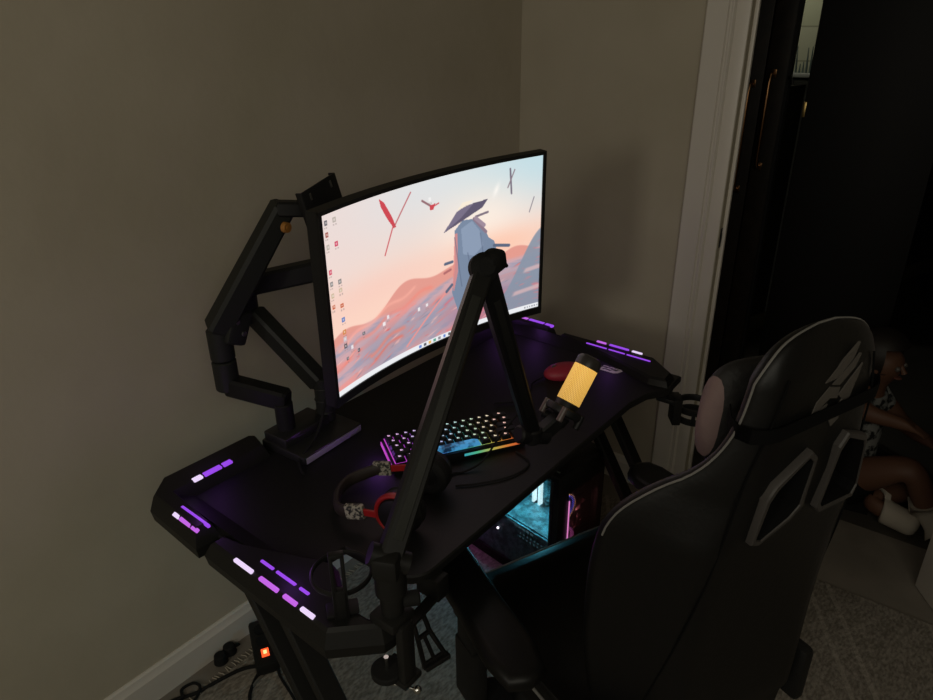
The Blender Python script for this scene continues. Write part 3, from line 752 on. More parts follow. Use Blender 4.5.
# ------------------------------------------------------------------ headset lying on the desk
hd = thing('headset', (.80,.80,ZT), 'black headset with red yokes lying on the left of the desk', 'headset')
HO = V((-.022,-.028,0))
cA, cB = V((.893,.782,.803))+HO, V((.752,.742,.803))+HO
ax = (cA-cB).normalized()
sA, sB = V((.845,.880,.792))+HO, V((.715,.826,.792))+HO
b = MB(); pts = [sA, V((.828,.895,.786))+HO, V((.79,.912,.780))+HO, V((.752,.902,.778))+HO, V((.722,.874,.780))+HO, V((.712,.85,.786))+HO, sB]
pts = spline(pts, 6)
up = V((0,0,1)); rings = []
for i, p in enumerate(pts):
    t = (pts[min(i+1,len(pts)-1)]-pts[max(i-1,0)]).normalized(); n_ = t.cross(up).normalized()
    rings.append([p + n_*.007*math.cos(a) + up*.014*math.sin(a) for a in [2*math.pi*k/12 for k in range(12)]])
b.rings(rings); b.build('headband', mat('brown_black_padding', (.022,.015,.012), .6), hd)
for c, sx in ((cA, sA), (cB, sB)):
    b = MB(); d = (c - sx).normalized(); b.bar(sx - d*.012, sx + d*.024, .030, .012, hint=d.cross(V((0,0,1))), bev=.002); b.build('slider', 'camo', hd)
    outw = ax if c is cA else -ax
    b = MB(); b.bar(sx + d*.02, c - d*.040 + outw*.006, .014, .005, hint=outw, bev=.001)
    b.torus(c + outw*.006, .042, .005, axis=outw, n=24, m=8, a0=R(80), a1=R(280), flat=1.4, xhint=d)
    b.build('yoke', 'red', hd)
    b = MB(); b.tube_r([c - outw*.022, c - outw*.018, c - outw*.004, c + outw*.004, c + outw*.014, c + outw*.018], [.034,.041,.043,.038,.036,.026], 32); b.build('ear_cup', 'black', hd)
    b = MB(); b.torus(c - outw*.020, .030, .013, axis=outw, n=32, m=10); b.build('ear_pad', 'rubber', hd)

# ------------------------------------------------------------------ boom arm with microphone
rb = V((.560,.575,0))
boom = thing('boom_arm', (rb.x, rb.y, .777), 'black folding boom arm clamped to the left front desk corner', 'boom arm')
b = MB(); b.box((rb.x-.002,rb.y+.0,.786), (.05,.05,.018), bev=.004); b.box((rb.x-.002,rb.y-.024,.722), (.028,.016,.125), bev=.004); b.box((rb.x+.002,rb.y-.004,.664), (.04,.06,.012), bev=.003)
b.build('clamp', 'black_sat', boom)
b = MB(); b.cyl((rb.x-.012,rb.y+.010,.676), (rb.x-.012,rb.y+.010,.664), .026, .026, 28, bev=.002); b.build('clamp_pad', 'rubber', boom)
b = MB(); b.cyl((rb.x-.012,rb.y+.010,.70), (rb.x-.012,rb.y+.010,.64), .004, n=12); b.cyl((rb.x-.012,rb.y+.006,.645), (rb.x+.006,rb.y-.03,.640), .0025, n=10); b.sphere((rb.x+.008,rb.y-.034,.639), .007, u=14, v=10); b.build('clamp_screw', 'chrome', boom)
b = MB(); b.cyl((rb.x,rb.y,.79), (rb.x,rb.y,.832), .018, bev=.002); b.cyl((rb.x,rb.y,.83), (rb.x,rb.y,.895), .024, bev=.003); b.build('riser', 'black_sat', boom)
b = MB(); kd = V((.75,-.66,0)); b.cyl(V((rb.x,rb.y,.812)) + kd*.016, V((rb.x,rb.y,.812)) + kd*.042, .012, bev=.002); b.sphere(V((rb.x,rb.y,.812)) + kd*.024 + V((0,0,.006)), .004, u=10, v=8); b.build('knob', 'rubber', boom)
s0 = V((rb.x,rb.y,.895)); el = V((.848,.612,1.252)); me_ = V((.990,.600,.882))
ld = (el-s0).normalized(); armn = V((.60,-.72,.3)); armn = (armn - ld*armn.dot(ld)).normalized()
camdir = V((-.55,-.75,.35))
h1 = (camdir - ld*camdir.dot(ld)).normalized()
b = MB(); b.bar(s0 - ld*.012, el, .036, .030, hint=h1, bev=.004, taper=.86); b.build('lower_arm', 'black_sat', boom)
b = MB(); b.bar(s0 + ld*.03 + h1*.0155, el - ld*.05 + h1*.0135, .015, .003, hint=h1, bev=.001); b.build('arm_channel_cover', mat('dark_grey_cover', (.024,.025,.022), .5, spec=.3), boom)
b = MB(); side = ld.cross(h1); b.box(s0 + V((0,0,-.004)), (.055,.040,.040), Matrix.Rotation(R(25),3,'Z'), bev=.008); b.cyl(s0 - side*.030, s0 + side*.030, .017, n=24); b.build('shoulder_joint', 'black_sat', boom)
u2 = (me_-el).normalized(); h2 = (camdir - u2*camdir.dot(u2)).normalized()
b = MB(); b.bar(el, me_, .034, .028, hint=h2, bev=.004, taper=.86); b.build('upper_arm', 'armdark', boom)
b = MB(); b.bar(el + u2*.06 + h2*.0145, me_ - u2*.06 + h2*.0125, .013, .002, hint=h2, bev=.0008); b.build('arm_channel_cover', 'black_sat', boom)
b = MB(); fw = V((-.45,-.75,.2)).normalized(); fw = (fw - V((0,0,1))*0); b.cyl(el - h1*.018, el + h1*.016, .024, bev=.010); b.box(el + V((.018,-.004,.006)), (.040,.034,.034), Matrix.Rotation(R(-12),3,'Y'), bev=.009)
b.tube_r([el + V((.03,-.002,.004)), el + V((.058,-.004,-.012))], [.012,.003], 16); b.build('elbow_joint', 'rubber', boom)
b = MB(); b.cyl(me_ + V((0,0,.012)), me_ - V((0,0,.018)), .019, bev=.003); b.cyl(me_ + V((-.030,.014,.008)), me_ + V((.036,-.012,-.018)), .018, bev=.004); b.build('wrist_joint', 'armdark', boom)

mb_, mt_ = V((1.035,.590,.902)), None
# microphone axis leans up and to the right of the arm's end
md = V((.60,-.15,.80)).normalized(); m0 = V((1.058,.577,.898))
mic = thing('microphone', tuple(m0), 'microphone with a glowing yellow grille held by the boom arm', 'microphone')
b = MB(); b.tube_r([m0, m0+md*.002, m0+md*.028, m0+md*.030], [.018,.022,.0235,.0225], 36); b.build('base_body', 'black', mic)
def lathe_uv(name, p0, p1, r, m, parent, n=48, k=8):
    F = frame_from(md); x, y = F.col[0].xyz, F.col[1].xyz; vs = []; fs = []; uvs = []
    for j in range(k+1):
        p = p0.lerp(p1, j/k)
        for i in range(n+1): a = 2*math.pi*i/n; vs.append(p + (x*math.cos(a) + y*math.sin(a))*r); uvs.append((i/n*1.6, j/k*.55))
    for j in range(k):
        for i in range(n): a = j*(n+1)+i; fs.append((a, a+1, a+n+2, a+n+1))
    me = bpy.data.meshes.new(name); me.from_pydata(vs, [], fs); uvl = me.uv_layers.new(name='UVMap')
    for l in me.loops: uvl.data[l.index].uv = uvs[l.vertex_index]
    return link(name, me, m, parent, True, 60)
lathe_uv('grille', m0+md*.030, m0+md*.106, .0243, 'grille', mic)
b = MB(); b.tube_r([m0+md*.105, m0+md*.107, m0+md*.121, m0+md*.127, m0+md*.130], [.0235,.0252,.0252,.0215,.0125], 36); b.build('cap', mat('black_mic_cap', (.03,.026,.024), .4), mic)
# shock mount
sh = thing('shock_mount', tuple(m0), 'black spidery shock mount under the yellow microphone', 'shock mount')
F = frame_from(md, (1,0,0)); fx, fy = F.col[0].xyz, F.col[1].xyz
b = MB(); b.torus(m0+md*.010, .034, .004, axis=md, n=36, m=8, flat=2); b.build('outer_ring', 'black', sh)
b = MB(); b.torus(m0+md*.008, .0245, .0025, axis=md, n=36, m=8, flat=2); b.build('inner_ring', 'black', sh)
for a in (20, 110, 200, 290):
    rd = fx*math.cos(R(a)) + fy*math.sin(R(a)); tg = md.cross(rd)
    b = MB(); p = m0 + rd*.037; b.cyl(p - md*.012, p + md*.018, .0065, .006, 16, bev=.0015); b.bar(p + md*.014, m0 + md*.016 + rd*.024, .004, .004, bev=.0008)
    b.build('post', mat('shock_mount_post', (.10,.075,.07), .35) if a in (110,200) else 'black', sh)
    b = MB(); b.tube([p + md*.016, m0 + rd*.026 + tg*.008 + md*.004, p - md*.008], .0015, 6); b.build('elastic_band', 'rubber', sh)
b = MB(); b.bar(m0 + V((-.006,0,-.004)), me_ + V((.018,-.006,-.010)), .026, .034, hint=(0,0,1), bev=.004); b.cyl(m0 - md*.022, m0 - md*.002, .016, .020, 24, bev=.002)
b.cyl(m0 - md*.012 + fy*.016, m0 - md*.012 + fy*.036, .009, bev=.002); b.build('yoke_bracket', 'black', sh)

# ------------------------------------------------------------------ desktop computer under the desk
ca_ = R(-9); A_ = V((math.cos(ca_), math.sin(ca_), 0)); B_ = V((-A_.y, A_.x, 0)); P0 = V((1.425,.770,0))
PCX = Matrix((( A_.x, B_.x, 0, P0.x), (A_.y, B_.y, 0, P0.y), (0,0,1,0), (0,0,0,1)))
pc = thing('computer_tower', tuple(P0), 'black computer tower with lit glass side under the desk', 'computer')
CWd, CDp, CHt = .215, .42, .455
def pmb(): m = MB(); m.X = PCX; return m
b = pmb()
b.box((CWd/2, CDp/2, .020), (CWd, CDp, .02), bev=.003); b.box((CWd/2, CDp/2, CHt-.012), (CWd, CDp, .024), bev=.004)
b.box((CWd-.006, CDp/2, CHt/2), (.012, CDp, CHt-.03)); b.box((CWd/2, CDp-.006, CHt/2), (CWd, .012, CHt-.03))
for (x, y) in ((.012,.012), (.008,CDp-.012), (CWd-.012,.012)): b.box((x, y, CHt/2), (.024 if y < .1 else .016, .024, CHt-.02), bev=.002)
b.box((.004, CDp/2, .03), (.008, CDp, .03)); b.box((.011, .016, CHt/2), (.022,.032,CHt-.02))
for x in (.03, CWd-.03):
    for y in (.04, CDp-.04): b.cyl((x,y,0.012), (x,y,.012+.012), .014, n=16)
b.build('chassis', 'black', pc, True, 30)
b = pmb(); b.box((-.002, CDp/2+.008, CHt/2+.0), (.003, CDp-.02, CHt-.03)); b.build('glass_panel', 'glass', pc, False)
b = pmb(); b.box((CWd/2, CDp/2+.01, .205), (CWd-.03, CDp-.06, .008)); b.box((.010, CDp/2+.01, .118), (.006, CDp-.06, .175)); b.build('power_shroud', 'shroud', pc, False)
b = pmb(); b.box((CWd-.018, .22, .34), (.006, .30, .24)); b.build('motherboard', 'board', pc, False)
for y in (.158,.182):
    b = pmb(); b.box((CWd-.103, y, .274), (.016,.008,.105), bev=.001); b.build('memory_stick', 'ram', pc)
b = pmb(); b.box((CWd-.050,.26,.223), (.08,.24,.020), bev=.004); b.build('graphics_card', noise_mix(mat('graphics_card', (.10,.14,.15), .35), (.04,.07,.08), (.26,.36,.38), 60, .42, .6), pc)
b = pmb(); b.box((CWd-.075,.275,.345), (.09,.09,.10), bev=.006); b.build('cpu_cooler', mat('cooler_fins', (.18,.24,.26), .35, metal=.6), pc)
b = pmb()
for k_ in range(5): b.box((.0065, .10+.016*k_, .196), (.001,.010,.007)); 
for k_ in range(4): b.box((.0065, .165+.010*k_, .2), (.001,.006,.004))
for k_ in range(14): b.box((.0065, .06+.014*(k_ % 7)+.002*(k_//7), .176-.014*(k_//7)), (.001,.004,.004))
b.build('shroud_lettering', 'glyph', pc, False)
b = pmb(); b.sphere((-.004,.23,.153), .004, u=10, v=8); b.build('led_dot', 'tinyled', pc)
b = pmb(); b.box((.02,.05,CHt+.0005), (.006,.07,.001)); b.build('painted_top_highlight', mat('top_highlight_grey', (.10,.13,.12), .3), pc)  # pale strip painted in for a reflection on the case top
# mesh front
def meshmat():
    m = bpy.data.materials.new('fine_mesh_front'); m.use_nodes = True; nt = m.node_tree; b = nt.nodes['Principled BSDF']
    tc = nt.nodes.new('ShaderNodeTexCoord'); mp = nt.nodes.new('ShaderNodeMapping'); mp.inputs['Scale'].default_value = (26,0,58); mp.inputs['Rotation'].default_value = (0,0,0)
    vo = nt.nodes.new('ShaderNodeTexVoronoi'); vo.inputs['Scale'].default_value = 1; vo.inputs['Randomness'].default_value = 0
    th = nt.nodes.new('ShaderNodeMath'); th.operation = 'GREATER_THAN'; th.inputs[1].default_value = .40
    nt.links.new(tc.outputs['UV'], mp.inputs['Vector']); nt.links.new(mp.outputs['Vector'], vo.inputs['Vector']); nt.links.new(vo.outputs['Distance'], th.inputs[0]); nt.links.new(th.outputs[0], b.inputs['Alpha'])
    b.inputs['Base Color'].default_value = (.06,.025,.025,1); b.inputs['Roughness'].default_value = .4
    mp.inputs['Scale'].default_value = (24,52,1)
    return m
def uvsheet(name, x0, x1, y, z0, z1, m, parent):
    me = bpy.data.meshes.new(name); vs = [PCX @ V(p) for yy in (y, y+.0015) for p in ((x0,yy,z0),(x1,yy,z0),(x1,yy,z1),(x0,yy,z1))]
    me.from_pydata(vs, [], [(0,1,2,3),(4,7,6,5),(0,4,5,1),(1,5,6,2),(2,6,7,3),(3,7,4,0)]); uvl = me.uv_layers.new(name='UVMap')
    q = [(0,0),(1,0),(1,1),(0,1)]*2
    for l in me.loops: uvl.data[l.index].uv = q[l.vertex_index]
    return link(name, me, m, parent, False)
uvsheet('front_mesh', .050, CWd-.006, -.002, .03, .385, meshmat(), pc)
b = pmb(); b.box((.024, .006, .22), (.047,.014,.40), bev=.002); b.box((CWd/2, .008, .415), (CWd,.020,.075), bev=.003); b.box((CWd/2,.2,CHt-.028), (CWd-.01,.39,.010)); b.box((CWd/2+.01,.036,.2), (CWd-.03,.004,.38)); b.build('front_bezel', 'black', pc)
b = pmb(); b.box((.046,-.0035,.285), (.004,.003,.14), bev=.001); b.build('front_light_line', mat('white_pink_led', (.2,.1,.2), .4, emit=(.75,.22,.55), strength=.9), pc)
for z in (.318,.20,.07):
    b = pmb(); b.torus((.050,.016,z), .040, .004, axis=(0,1,0), n=40, m=8); b.build('fan_ring', 'fanblue' if z > .3 else 'fanorange' if z < .1 else 'fanpink', pc)
    b = pmb(); b.torus((.050,.014,z-.003), .046, .002, axis=(0,1,0), n=40, m=8); b.build('fan_outer_ring', 'fanorange' if z > .3 else 'fanpink', pc)
    b = pmb(); b.cyl((CWd/2+.008,.024,z), (CWd/2+.008,.014,z), .018, n=20)
    for k_ in range(9):
        a = 2*math.pi*k_/9; b.box((CWd/2+.008+.033*math.cos(a), .022, z+.033*math.sin(a)), (.030,.003,.016), Matrix.Rotation(-a,3,'Y') @ Matrix.Rotation(R(25),3,'X'))
    b.build('fan_rotor', mat('fan_blade', (.10,.06,.07), .4), pc)

# ------------------------------------------------------------------ gaming chair
CO = V((1.03,.45,0)); CX = Matrix.Translation(CO) @ Matrix.Rotation(-.414, 4, 'Z')
ch = thing('gaming_chair', tuple(CO), 'black racing style gaming chair in front of the desk', 'chair')
def cmb(): m = MB(); m.X = CX; return m
# backrest surface: local x, up (along the tilted back), f = forward
BQ = V((.050,-.315,.52)); tl_ = .06
upv = V((0,-math.sin(tl_), math.cos(tl_))); fwv = V((0, math.cos(tl_), math.sin(tl_)))
prof = [(-.04,.212),(.03,.224),(.12,.234),(.22,.238),(.30,.239),(.36,.236),(.40,.231),(.435,.214),(.475,.184),(.51,.155),(.545,.140),(.59,.124),(.63,.119),(.665,.113),(.690,.100),(.708,.080),(.720,.050),(.7245,.015)]
_u = np.array([p[0] for p in prof]); _w = np.array([p[1] for p in prof])
pu_ = np.concatenate([np.linspace(_u[0], .66, 60)[:-1], np.linspace(.66, _u[-1], 24)])
pw_ = np.interp(pu_, _u, _w); pk_ = np.array([.25,.5,.25])
for _ in range(6): pw_[1:-1] = np.convolve(pw_, pk_, 'valid')
def hw(u): return float(np.interp(u, pu_, pw_))
def fwd(w, u):
    k0 = .14 - .045*max(0, min(1, (u-.40)/.08)); s = max(0, min(1, (abs(w)-k0)/(.24-k0))); s = s*s*(3-2*s)
    return .115*s + .015*max(0, min(1, (u-.50)/.22))**1.3 + .012*math.sin(max(0,min(1,u/.5))*math.pi)
def bp(w, u, f): return CX @ (BQ + V((w,0,0)) + upv*u + fwv*f)
NU, NS = 60, 32
us = [pu_[0] + (pu_[-1]-pu_[0])*(1-(1-i/NU)**1.6) for i in range(NU+1)]
ss = [math.sin((i/NS-.5)*math.pi) for i in range(NS+1)]
def sheet(thick_fn, inset=0):
    return [[bp((hw(u)-inset)*s, u, fwd(hw(u)*s, u) + thick_fn(s, u)) for s in ss] for u in us]
edge = lambda s: (max(0, 1-abs(s)**5))**.5
top = lambda u: max(0.0, min(1, (pu_[-1]-u)/.06))**.5
backS = sheet(lambda s, u: -.022*edge(s)*top(u) + .022)
frontS = sheet(lambda s, u: .022 + (.055 - .022*max(0,min(1,(u-.45)/.1)))*edge(s)*top(u))
b = MB()
vb = [[b.bm.verts.new(p) for p in r] for r in backS]; vf = [[b.bm.verts.new(p) for p in r] for r in frontS]
for G, flip in ((vb, False), (vf, True)):
    for i in range(NU):
        for j in range(NS):
            q = (G[i][j], G[i][j+1], G[i+1][j+1], G[i+1][j]); b.bm.faces.new(q[::-1] if flip else q)
for i in range(NU):
    for j in (0, NS):
        try: b.bm.faces.new((vb[i][j], vb[i+1][j], vf[i+1][j], vf[i][j]))
        except ValueError: pass
for i in (0, NU):
    for j in range(NS):
        try: b.bm.faces.new((vb[i][j], vb[i][j+1], vf[i][j+1], vf[i][j]))
        except ValueError: pass
bmesh.ops.remove_doubles(b.bm, verts=b.bm.verts, dist=1e-5)
bmesh.ops.recalc_face_normals(b.bm, faces=b.bm.faces)
for f in b.bm.faces:
    c = f.calc_center_median(); l = CX.inverted() @ c - BQ
    f.material_index = 1 if abs(l.x) < .125 + .03*(l.z < .4) and (l.y < .03) else 0
bme = bpy.data.meshes.new('backrest'); b.bm.to_mesh(bme); b.bm.free()
# harness openings
hl = [(-.004,.535),(.002,.452),(-.018,.432),(-.066,.412),(-.078,.424),(-.072,.495),(-.022,.537)]
hl = [(w-.016,u) for w,u in [(-.008,.542),(.004,.530),(.004,.455),(-.010,.438),(-.058,.414),(-.072,.420),(-.070,.490),(-.060,.508)]]
hr = [(w-.014,u) for w,u in [(.060,.530),(.072,.548),(.112,.530),(.122,.515),(.142,.438),(.134,.424),(.068,.424),(.058,.436)]]
cut = []
for H_ in (hl, hr):
    c = MB(); c.rings([[bp(w, u, f) for w, u in H_] for f in (-.08,.14)]); o = c.build('cut', 'black', None, False); cut.append(o)
bo = bpy.data.objects.new('tmp', bme); COL.objects.link(bo)
for c in cut:
    md_ = bo.modifiers.new('b', 'BOOLEAN'); md_.operation = 'DIFFERENCE'; md_.object = c; md_.solver = 'EXACT'
bpy.context.view_layer.update()
dg = bpy.context.evaluated_depsgraph_get(); nme = bpy.data.meshes.new_from_object(bo.evaluated_get(dg))
for c in cut + [bo]: bpy.data.objects.remove(c)
nme.materials.clear()
back_o = link('backrest', nme, ['pu', 'pu_center'], ch, True, 50)
def inset2(pts, d):
    c = V((sum(p[0] for p in pts)/len(pts), sum(p[1] for p in pts)/len(pts)))
    return [tuple(c + (V(p)-c)*(1 - d/((V(p)-c).length))) for p in pts]
for H_ in (hl, hr):
    b = MB()
    o1, i1 = inset2(H_, -.011), inset2(H_, .004)
    f = lambda pts, off: [bp(w, u, fwd(w, u) + off) for w, u in pts]
    b.rings([f(o1,.004), f(o1,-.008), f(inset2(H_,-.009),-.011), f(inset2(H_,-.002),-.011), f(inset2(H_,-.001),-.009)], cap=False)
    b.build('opening_bezel', 'bezel', ch, True, 30)
    b = MB(); b.rings([f(inset2(H_,-.001),-.0088), f(i1,-.002), f(i1,.06)], cap=False); b.rings([f(inset2(H_,-.001),.058), f(inset2(H_,-.001),.062)]); b.build('opening_dark_fill', 'strap', ch)  # black lining and added closing sheet stand in for the dark inside
# piping along the rim
edgepts = [bp(-hw(u), u, fwd(hw(u), u)+.022) for u in us if u > .37] + [bp(hw(u), u, fwd(hw(u), u)+.022) for u in us[::-1] if u > .37]
b = MB(); b.tube(edgepts, .0017, 8); b.build('piping', 'piping', ch)
# panel seams on the back
for s in (-1, 1):
    b = MB(); b.tube([bp(s*w, u, fwd(w,u)+.0005) for w, u in ((.185,.05),(.165,.20),(.150,.33),(.140,.42),(.122,.52),(.105,.60),(.085,.67))], .0016, 6, smooth_path=True); b.build('seam', 'strap', ch)
# flame like emblem above the openings
b = MB()
def decal(pts):
    g = lambda off: [bp(w, u, fwd(w,u)+off) for w, u in pts]
    b.rings([g(.002), g(-.0016)])
decal([(-.030,.598),(-.022,.622),(.000,.640),(.022,.634),(.020,.618),(.004,.622),(-.012,.612),(-.022,.596)])
decal([(-.024,.596),(-.010,.610),(.002,.614),(-.004,.600),(-.018,.588)])
decal([(-.012,.648),(.016,.672),(.046,.694),(.038,.672),(.012,.650)])
decal([(.004,.642),(.030,.660),(.054,.676),(.046,.658),(.020,.638)])
decal([(.022,.622),(.044,.644),(.062,.660),(.056,.636),(.036,.610)])
decal([(.024,.604),(.040,.622),(.054,.632),(.046,.606),(.034,.590)])
decal([(.010,.590),(.026,.600),(.034,.584),(.020,.574)])
b.build('emblem', 'emblem', ch, False)
# pillow with its strap round the headrest
pl = thing('neck_pillow', tuple(bp(0,.60,.16)), 'black neck pillow with pinkish side strapped to the chair headrest', 'pillow')
b = MB(); rings = []
for i in range(17):
    t = -1+2*i/16; w = t*.100 + .010; k_ = (1-abs(t)**6)**.5*.90+.10
    rings.append([bp(w, .548 + .088*k_*math.sin(a)*(1+.08*abs(math.cos(a))), .106 + .032*k_*math.cos(a)*(.85+.15*abs(math.sin(a))) + .02*abs(t)) for a in [2*math.pi*j/20 for j in range(20)]])
b.rings(rings)
for f in b.bm.faces:
    l = CX.inverted() @ f.calc_center_median() - BQ
    f.material_index = 1 if abs(l.x-.010) > .090 else 0
b.build('cushion', ['pillow','pillow_edge'], pl, True, 60)
b = MB(); hwS = .133; n_ = 14
pts = [(-.090,.586,.085), (-.116,.588,.060), (-.128,.591,.040)] + [(w, .596+.012*(w+.13)/.26, fwd(w,.59)-.004) for w in [ -.128+.256*i/n_ for i in range(n_+1)]] + [(.130,.606,.045), (.120,.600,.075), (.104,.592,.105)]
rings = []
for w, u, f in pts: rings.append([bp(w, u-.011, f), bp(w, u+.011, f), bp(w, u+.011, f-.002), bp(w, u-.011, f-.002)])
b.rings(rings); b.build('strap', 'strap', pl, True, 60)

# seat
b = cmb()
def seatring(y, hwid, zt, zb, bol):
    n = 24; o = []
    for k_ in range(n+1):
        s = -1+2*k_/n; a = abs(s); o.append((s*hwid, y, zt + bol*max(0,(a-.62)/.38)**1.2*(1 - max(0,(a-.90)/.10)**2*.75)))
    o += [(hwid*.97, y, zt-.03), (hwid*.9, y, zb), (-hwid*.9, y, zb), (-hwid*.97, y, zt-.03)]
    return [V(p) for p in o]
b.rings([seatring(*a) for a in ((-.30,.20,.485,.40,.03),(-.26,.225,.49,.39,.045),(-.10,.245,.49,.385,.05),(.05,.25,.492,.385,.045),(.14,.245,.497,.39,.03),(.200,.235,.493,.40,.012),(.220,.215,.475,.415,0),(.226,.19,.455,.43,0))])
b.build('seat', 'pu', ch, True, 60)
b = cmb(); sp = [V((-.242,-.2,.53)), V((-.25,.05,.525)), V((-.24,.15,.51)), V((-.215,.195,.49)), V((-.15,.207,.487)), V((.15,.207,.487)), V((.215,.195,.49)), V((.24,.15,.51)), V((.25,.05,.525)), V((.242,-.2,.53))]
b.tube(spline(sp,5), .003, 8); b.build('seat_piping', 'piping', ch)
b = cmb(); b.box((0,-.02,.372), (.36,.36,.03), bev=.004); b.box((0,-.03,.345), (.20,.26,.05), bev=.006); b.tube([(.10,.0,.345),(.25,.02,.345)], .006, 8); b.build('mechanism', 'black_sat', ch)
for s in (-1, 1):
    b = cmb(); b.box((.03+s*.215,-.27,.47), (.03,.09,.13), bev=.012); b.build('recline_hinge', 'black', ch)
b = cmb(); b.cyl((0,-.03,.09), (0,-.03,.22), .030, bev=.002); b.cyl((0,-.03,.22), (0,-.03,.335), .017); b.build('gas_lift', 'black', ch)
for k_ in range(5):
    a = 2*math.pi*k_/5 + .35; d = V((math.cos(a), math.sin(a), 0)); c0 = V((0,-.03,0))
    b = cmb(); b.bar(c0 + d*.02 + V((0,0,.105)), c0 + d*.30 + V((0,0,.078)), .045, .030, bev=.006, taper=.75); lg = b.build('base_leg', 'black', ch)
    b = cmb(); p = c0 + d*.30; t = V((-d.y, d.x, 0))
    for q in (-.014,.014): b.cyl(p + t*(q-.008) + V((0,0,.042)), p + t*(q+.008) + V((0,0,.042)), .030, n=24, bev=.003)
    b.cyl(p + V((0,0,.045)), p + V((0,0,.085)), .008); b.build('caster', 'rubber', lg)
b = cmb(); b.cyl((0,-.03,.065), (0,-.03,.115), .045, bev=.004); b.build('hub', 'black', ch)
# armrests
for s, ax_ in ((-1,-.285), (1,.262)):
    ar = cmb(); y0 = .06
    ar.bar((ax_*.55,-.02,.372), (ax_*1.0,.03,.372), .07, .016, bev=.003); ar.box((ax_,.035,.44), (.034,.075,.15), bev=.006); ar.box((ax_,.035,.555), (.028,.062,.14), bev=.004)
    ar.box((ax_-s*-.022,.035,.605), (.018,.03,.018), bev=.004)
    a_o = ar.build('armrest_post', 'black', ch)
    ar = cmb(); pts = []
    yaw = R(4)*s; X0 = ar.X; ar.X = X0 @ Matrix.Translation((ax_-s*.002,.045,.64)) @ Matrix.Rotation(yaw, 4, 'Z')
    o = arc(-.018,.115,.030,180,90,5) [::-1]
    oo = [(-.046,.10),(-.036,.135),(-.012,.150),(.012,.150),(.036,.135),(.046,.10),(.044,-.04),(.048,-.16),(.036,-.222),(0,-.235),(-.036,-.222),(-.048,-.16),(-.044,-.04)][::-1]
    ar.prism(oo, [(-.014,.012), (-.010,.002), (.006,0), (.014,.006), (.017,.016)])
    ar.build('armrest_pad', 'pu', ch, True, 50)

# ------------------------------------------------------------------ floor: power strip and cables
ps = thing('power_strip', (.775,1.318,0), 'black power strip with a glowing red switch on floor by wall', 'power strip')
Fs = Matrix.Rotation(R(60),3,'Z'); pcn = V((.778,1.318,.033))
b = MB(); b.box(pcn, (.17,.062,.040), Fs, bev=.008); b.build('body', 'black', ps)
b = MB(); sw_ = pcn + Fs @ V((-.045,0,.021)); b.box(sw_, (.026,.020,.006), Fs, bev=.001); so = b.build('rocker_switch', 'switch', ps)
b = MB(); b.box(sw_ + V((0,0,.0035)), (.012,.009,.002), Fs, bev=.0005); b.build('switch_glow', 'switch_hot', so)
b = MB()
for q in (.0,.045): b.cyl(pcn + Fs @ V((q,0,.0205)), pcn + Fs @ V((q,0,.0215)), .019, n=24)
b.build('socket', 'rubber', ps)
for i, (x, y, lb) in enumerate(((.688,1.395,'black plug lying on the floor against the baseboard, farther from the power strip'), (.722,1.402,'black plug lying on the floor between the power strip and baseboard'))):
    t = thing('plug', (x, y, .0), lb, 'plug', 'plugs on the floor by the baseboard')
    b = MB(); b.cyl((x,y,.001), (x,y,.030), .019, .016, 20, bev=.003); b.build('plug_body', 'rubber', t)
    b = MB(); b.tube([(x,y,.018),(x+.03,y-.005,.012)], [.007,.004], 8); b.build('strain_relief', 'rubber', t)
def floorcable(name, pts, r, m, label):
    b = MB(); b.tube(pts, r, 8, smooth_path=True); o = b.build(name, m, None); tag(o, label, 'cable', 'cables under the desk')
floorcable('power_cable', [(.74,1.28,.020),(.70,1.315,.018),(.64,1.335,.018),(.585,1.358,.008),(.53,1.39,.006),(.48,1.39,.006),(.44,1.36,.016),(.40,1.33,.018)], .005, 'rubber', 'thick black cable running from the power strip along the floor by the baseboard')
floorcable('looped_cable', [(.40,1.39,.006),(.46,1.36,.016),(.52,1.35,.018),(.555,1.375,.006),(.57,1.40,.006),(.60,1.392,.006),(.60,1.36,.014),(.57,1.335,.018),(.53,1.325,.018),(.50,1.335,.018),(.51,1.36,.018),(.56,1.37,.018)], .004, 'rubber', 'black cable coiled in a loop at the left of the floor cables')
floorcable('leg_cable', [(.77,1.25,.03),(.75,1.22,.017),(.73,1.15,.017),(.71,1.08,.017),(.69,1.0,.017),(.66,.9,.017)], .0035, 'rubber', 'thin black cable running across the rug towards the desk leg')
floorcable('dark_floor_cable', [(.735,1.275,.02),(.70,1.26,.016),(.665,1.235,.016),(.64,1.20,.016),(.60,1.13,.016)], .0045, 'rubber', 'black cable curving from the power strip toward the camera')
floorcable('pale_cable', [(.79,1.25,.018),(.755,1.255,.016),(.71,1.255,.016),(.67,1.24,.016),(.63,1.19,.016),(.60,1.12,.016)], .0035, 'greycable', 'pale grey cable on the rug below the power strip')
floorcable('panel_cable', [(.56,.80,.70),(.60,.76,.62),(.65,.80,.62),(.64,.85,.70)], .003, 'rubber', 'thin black cable drooping under the left end of the desk')

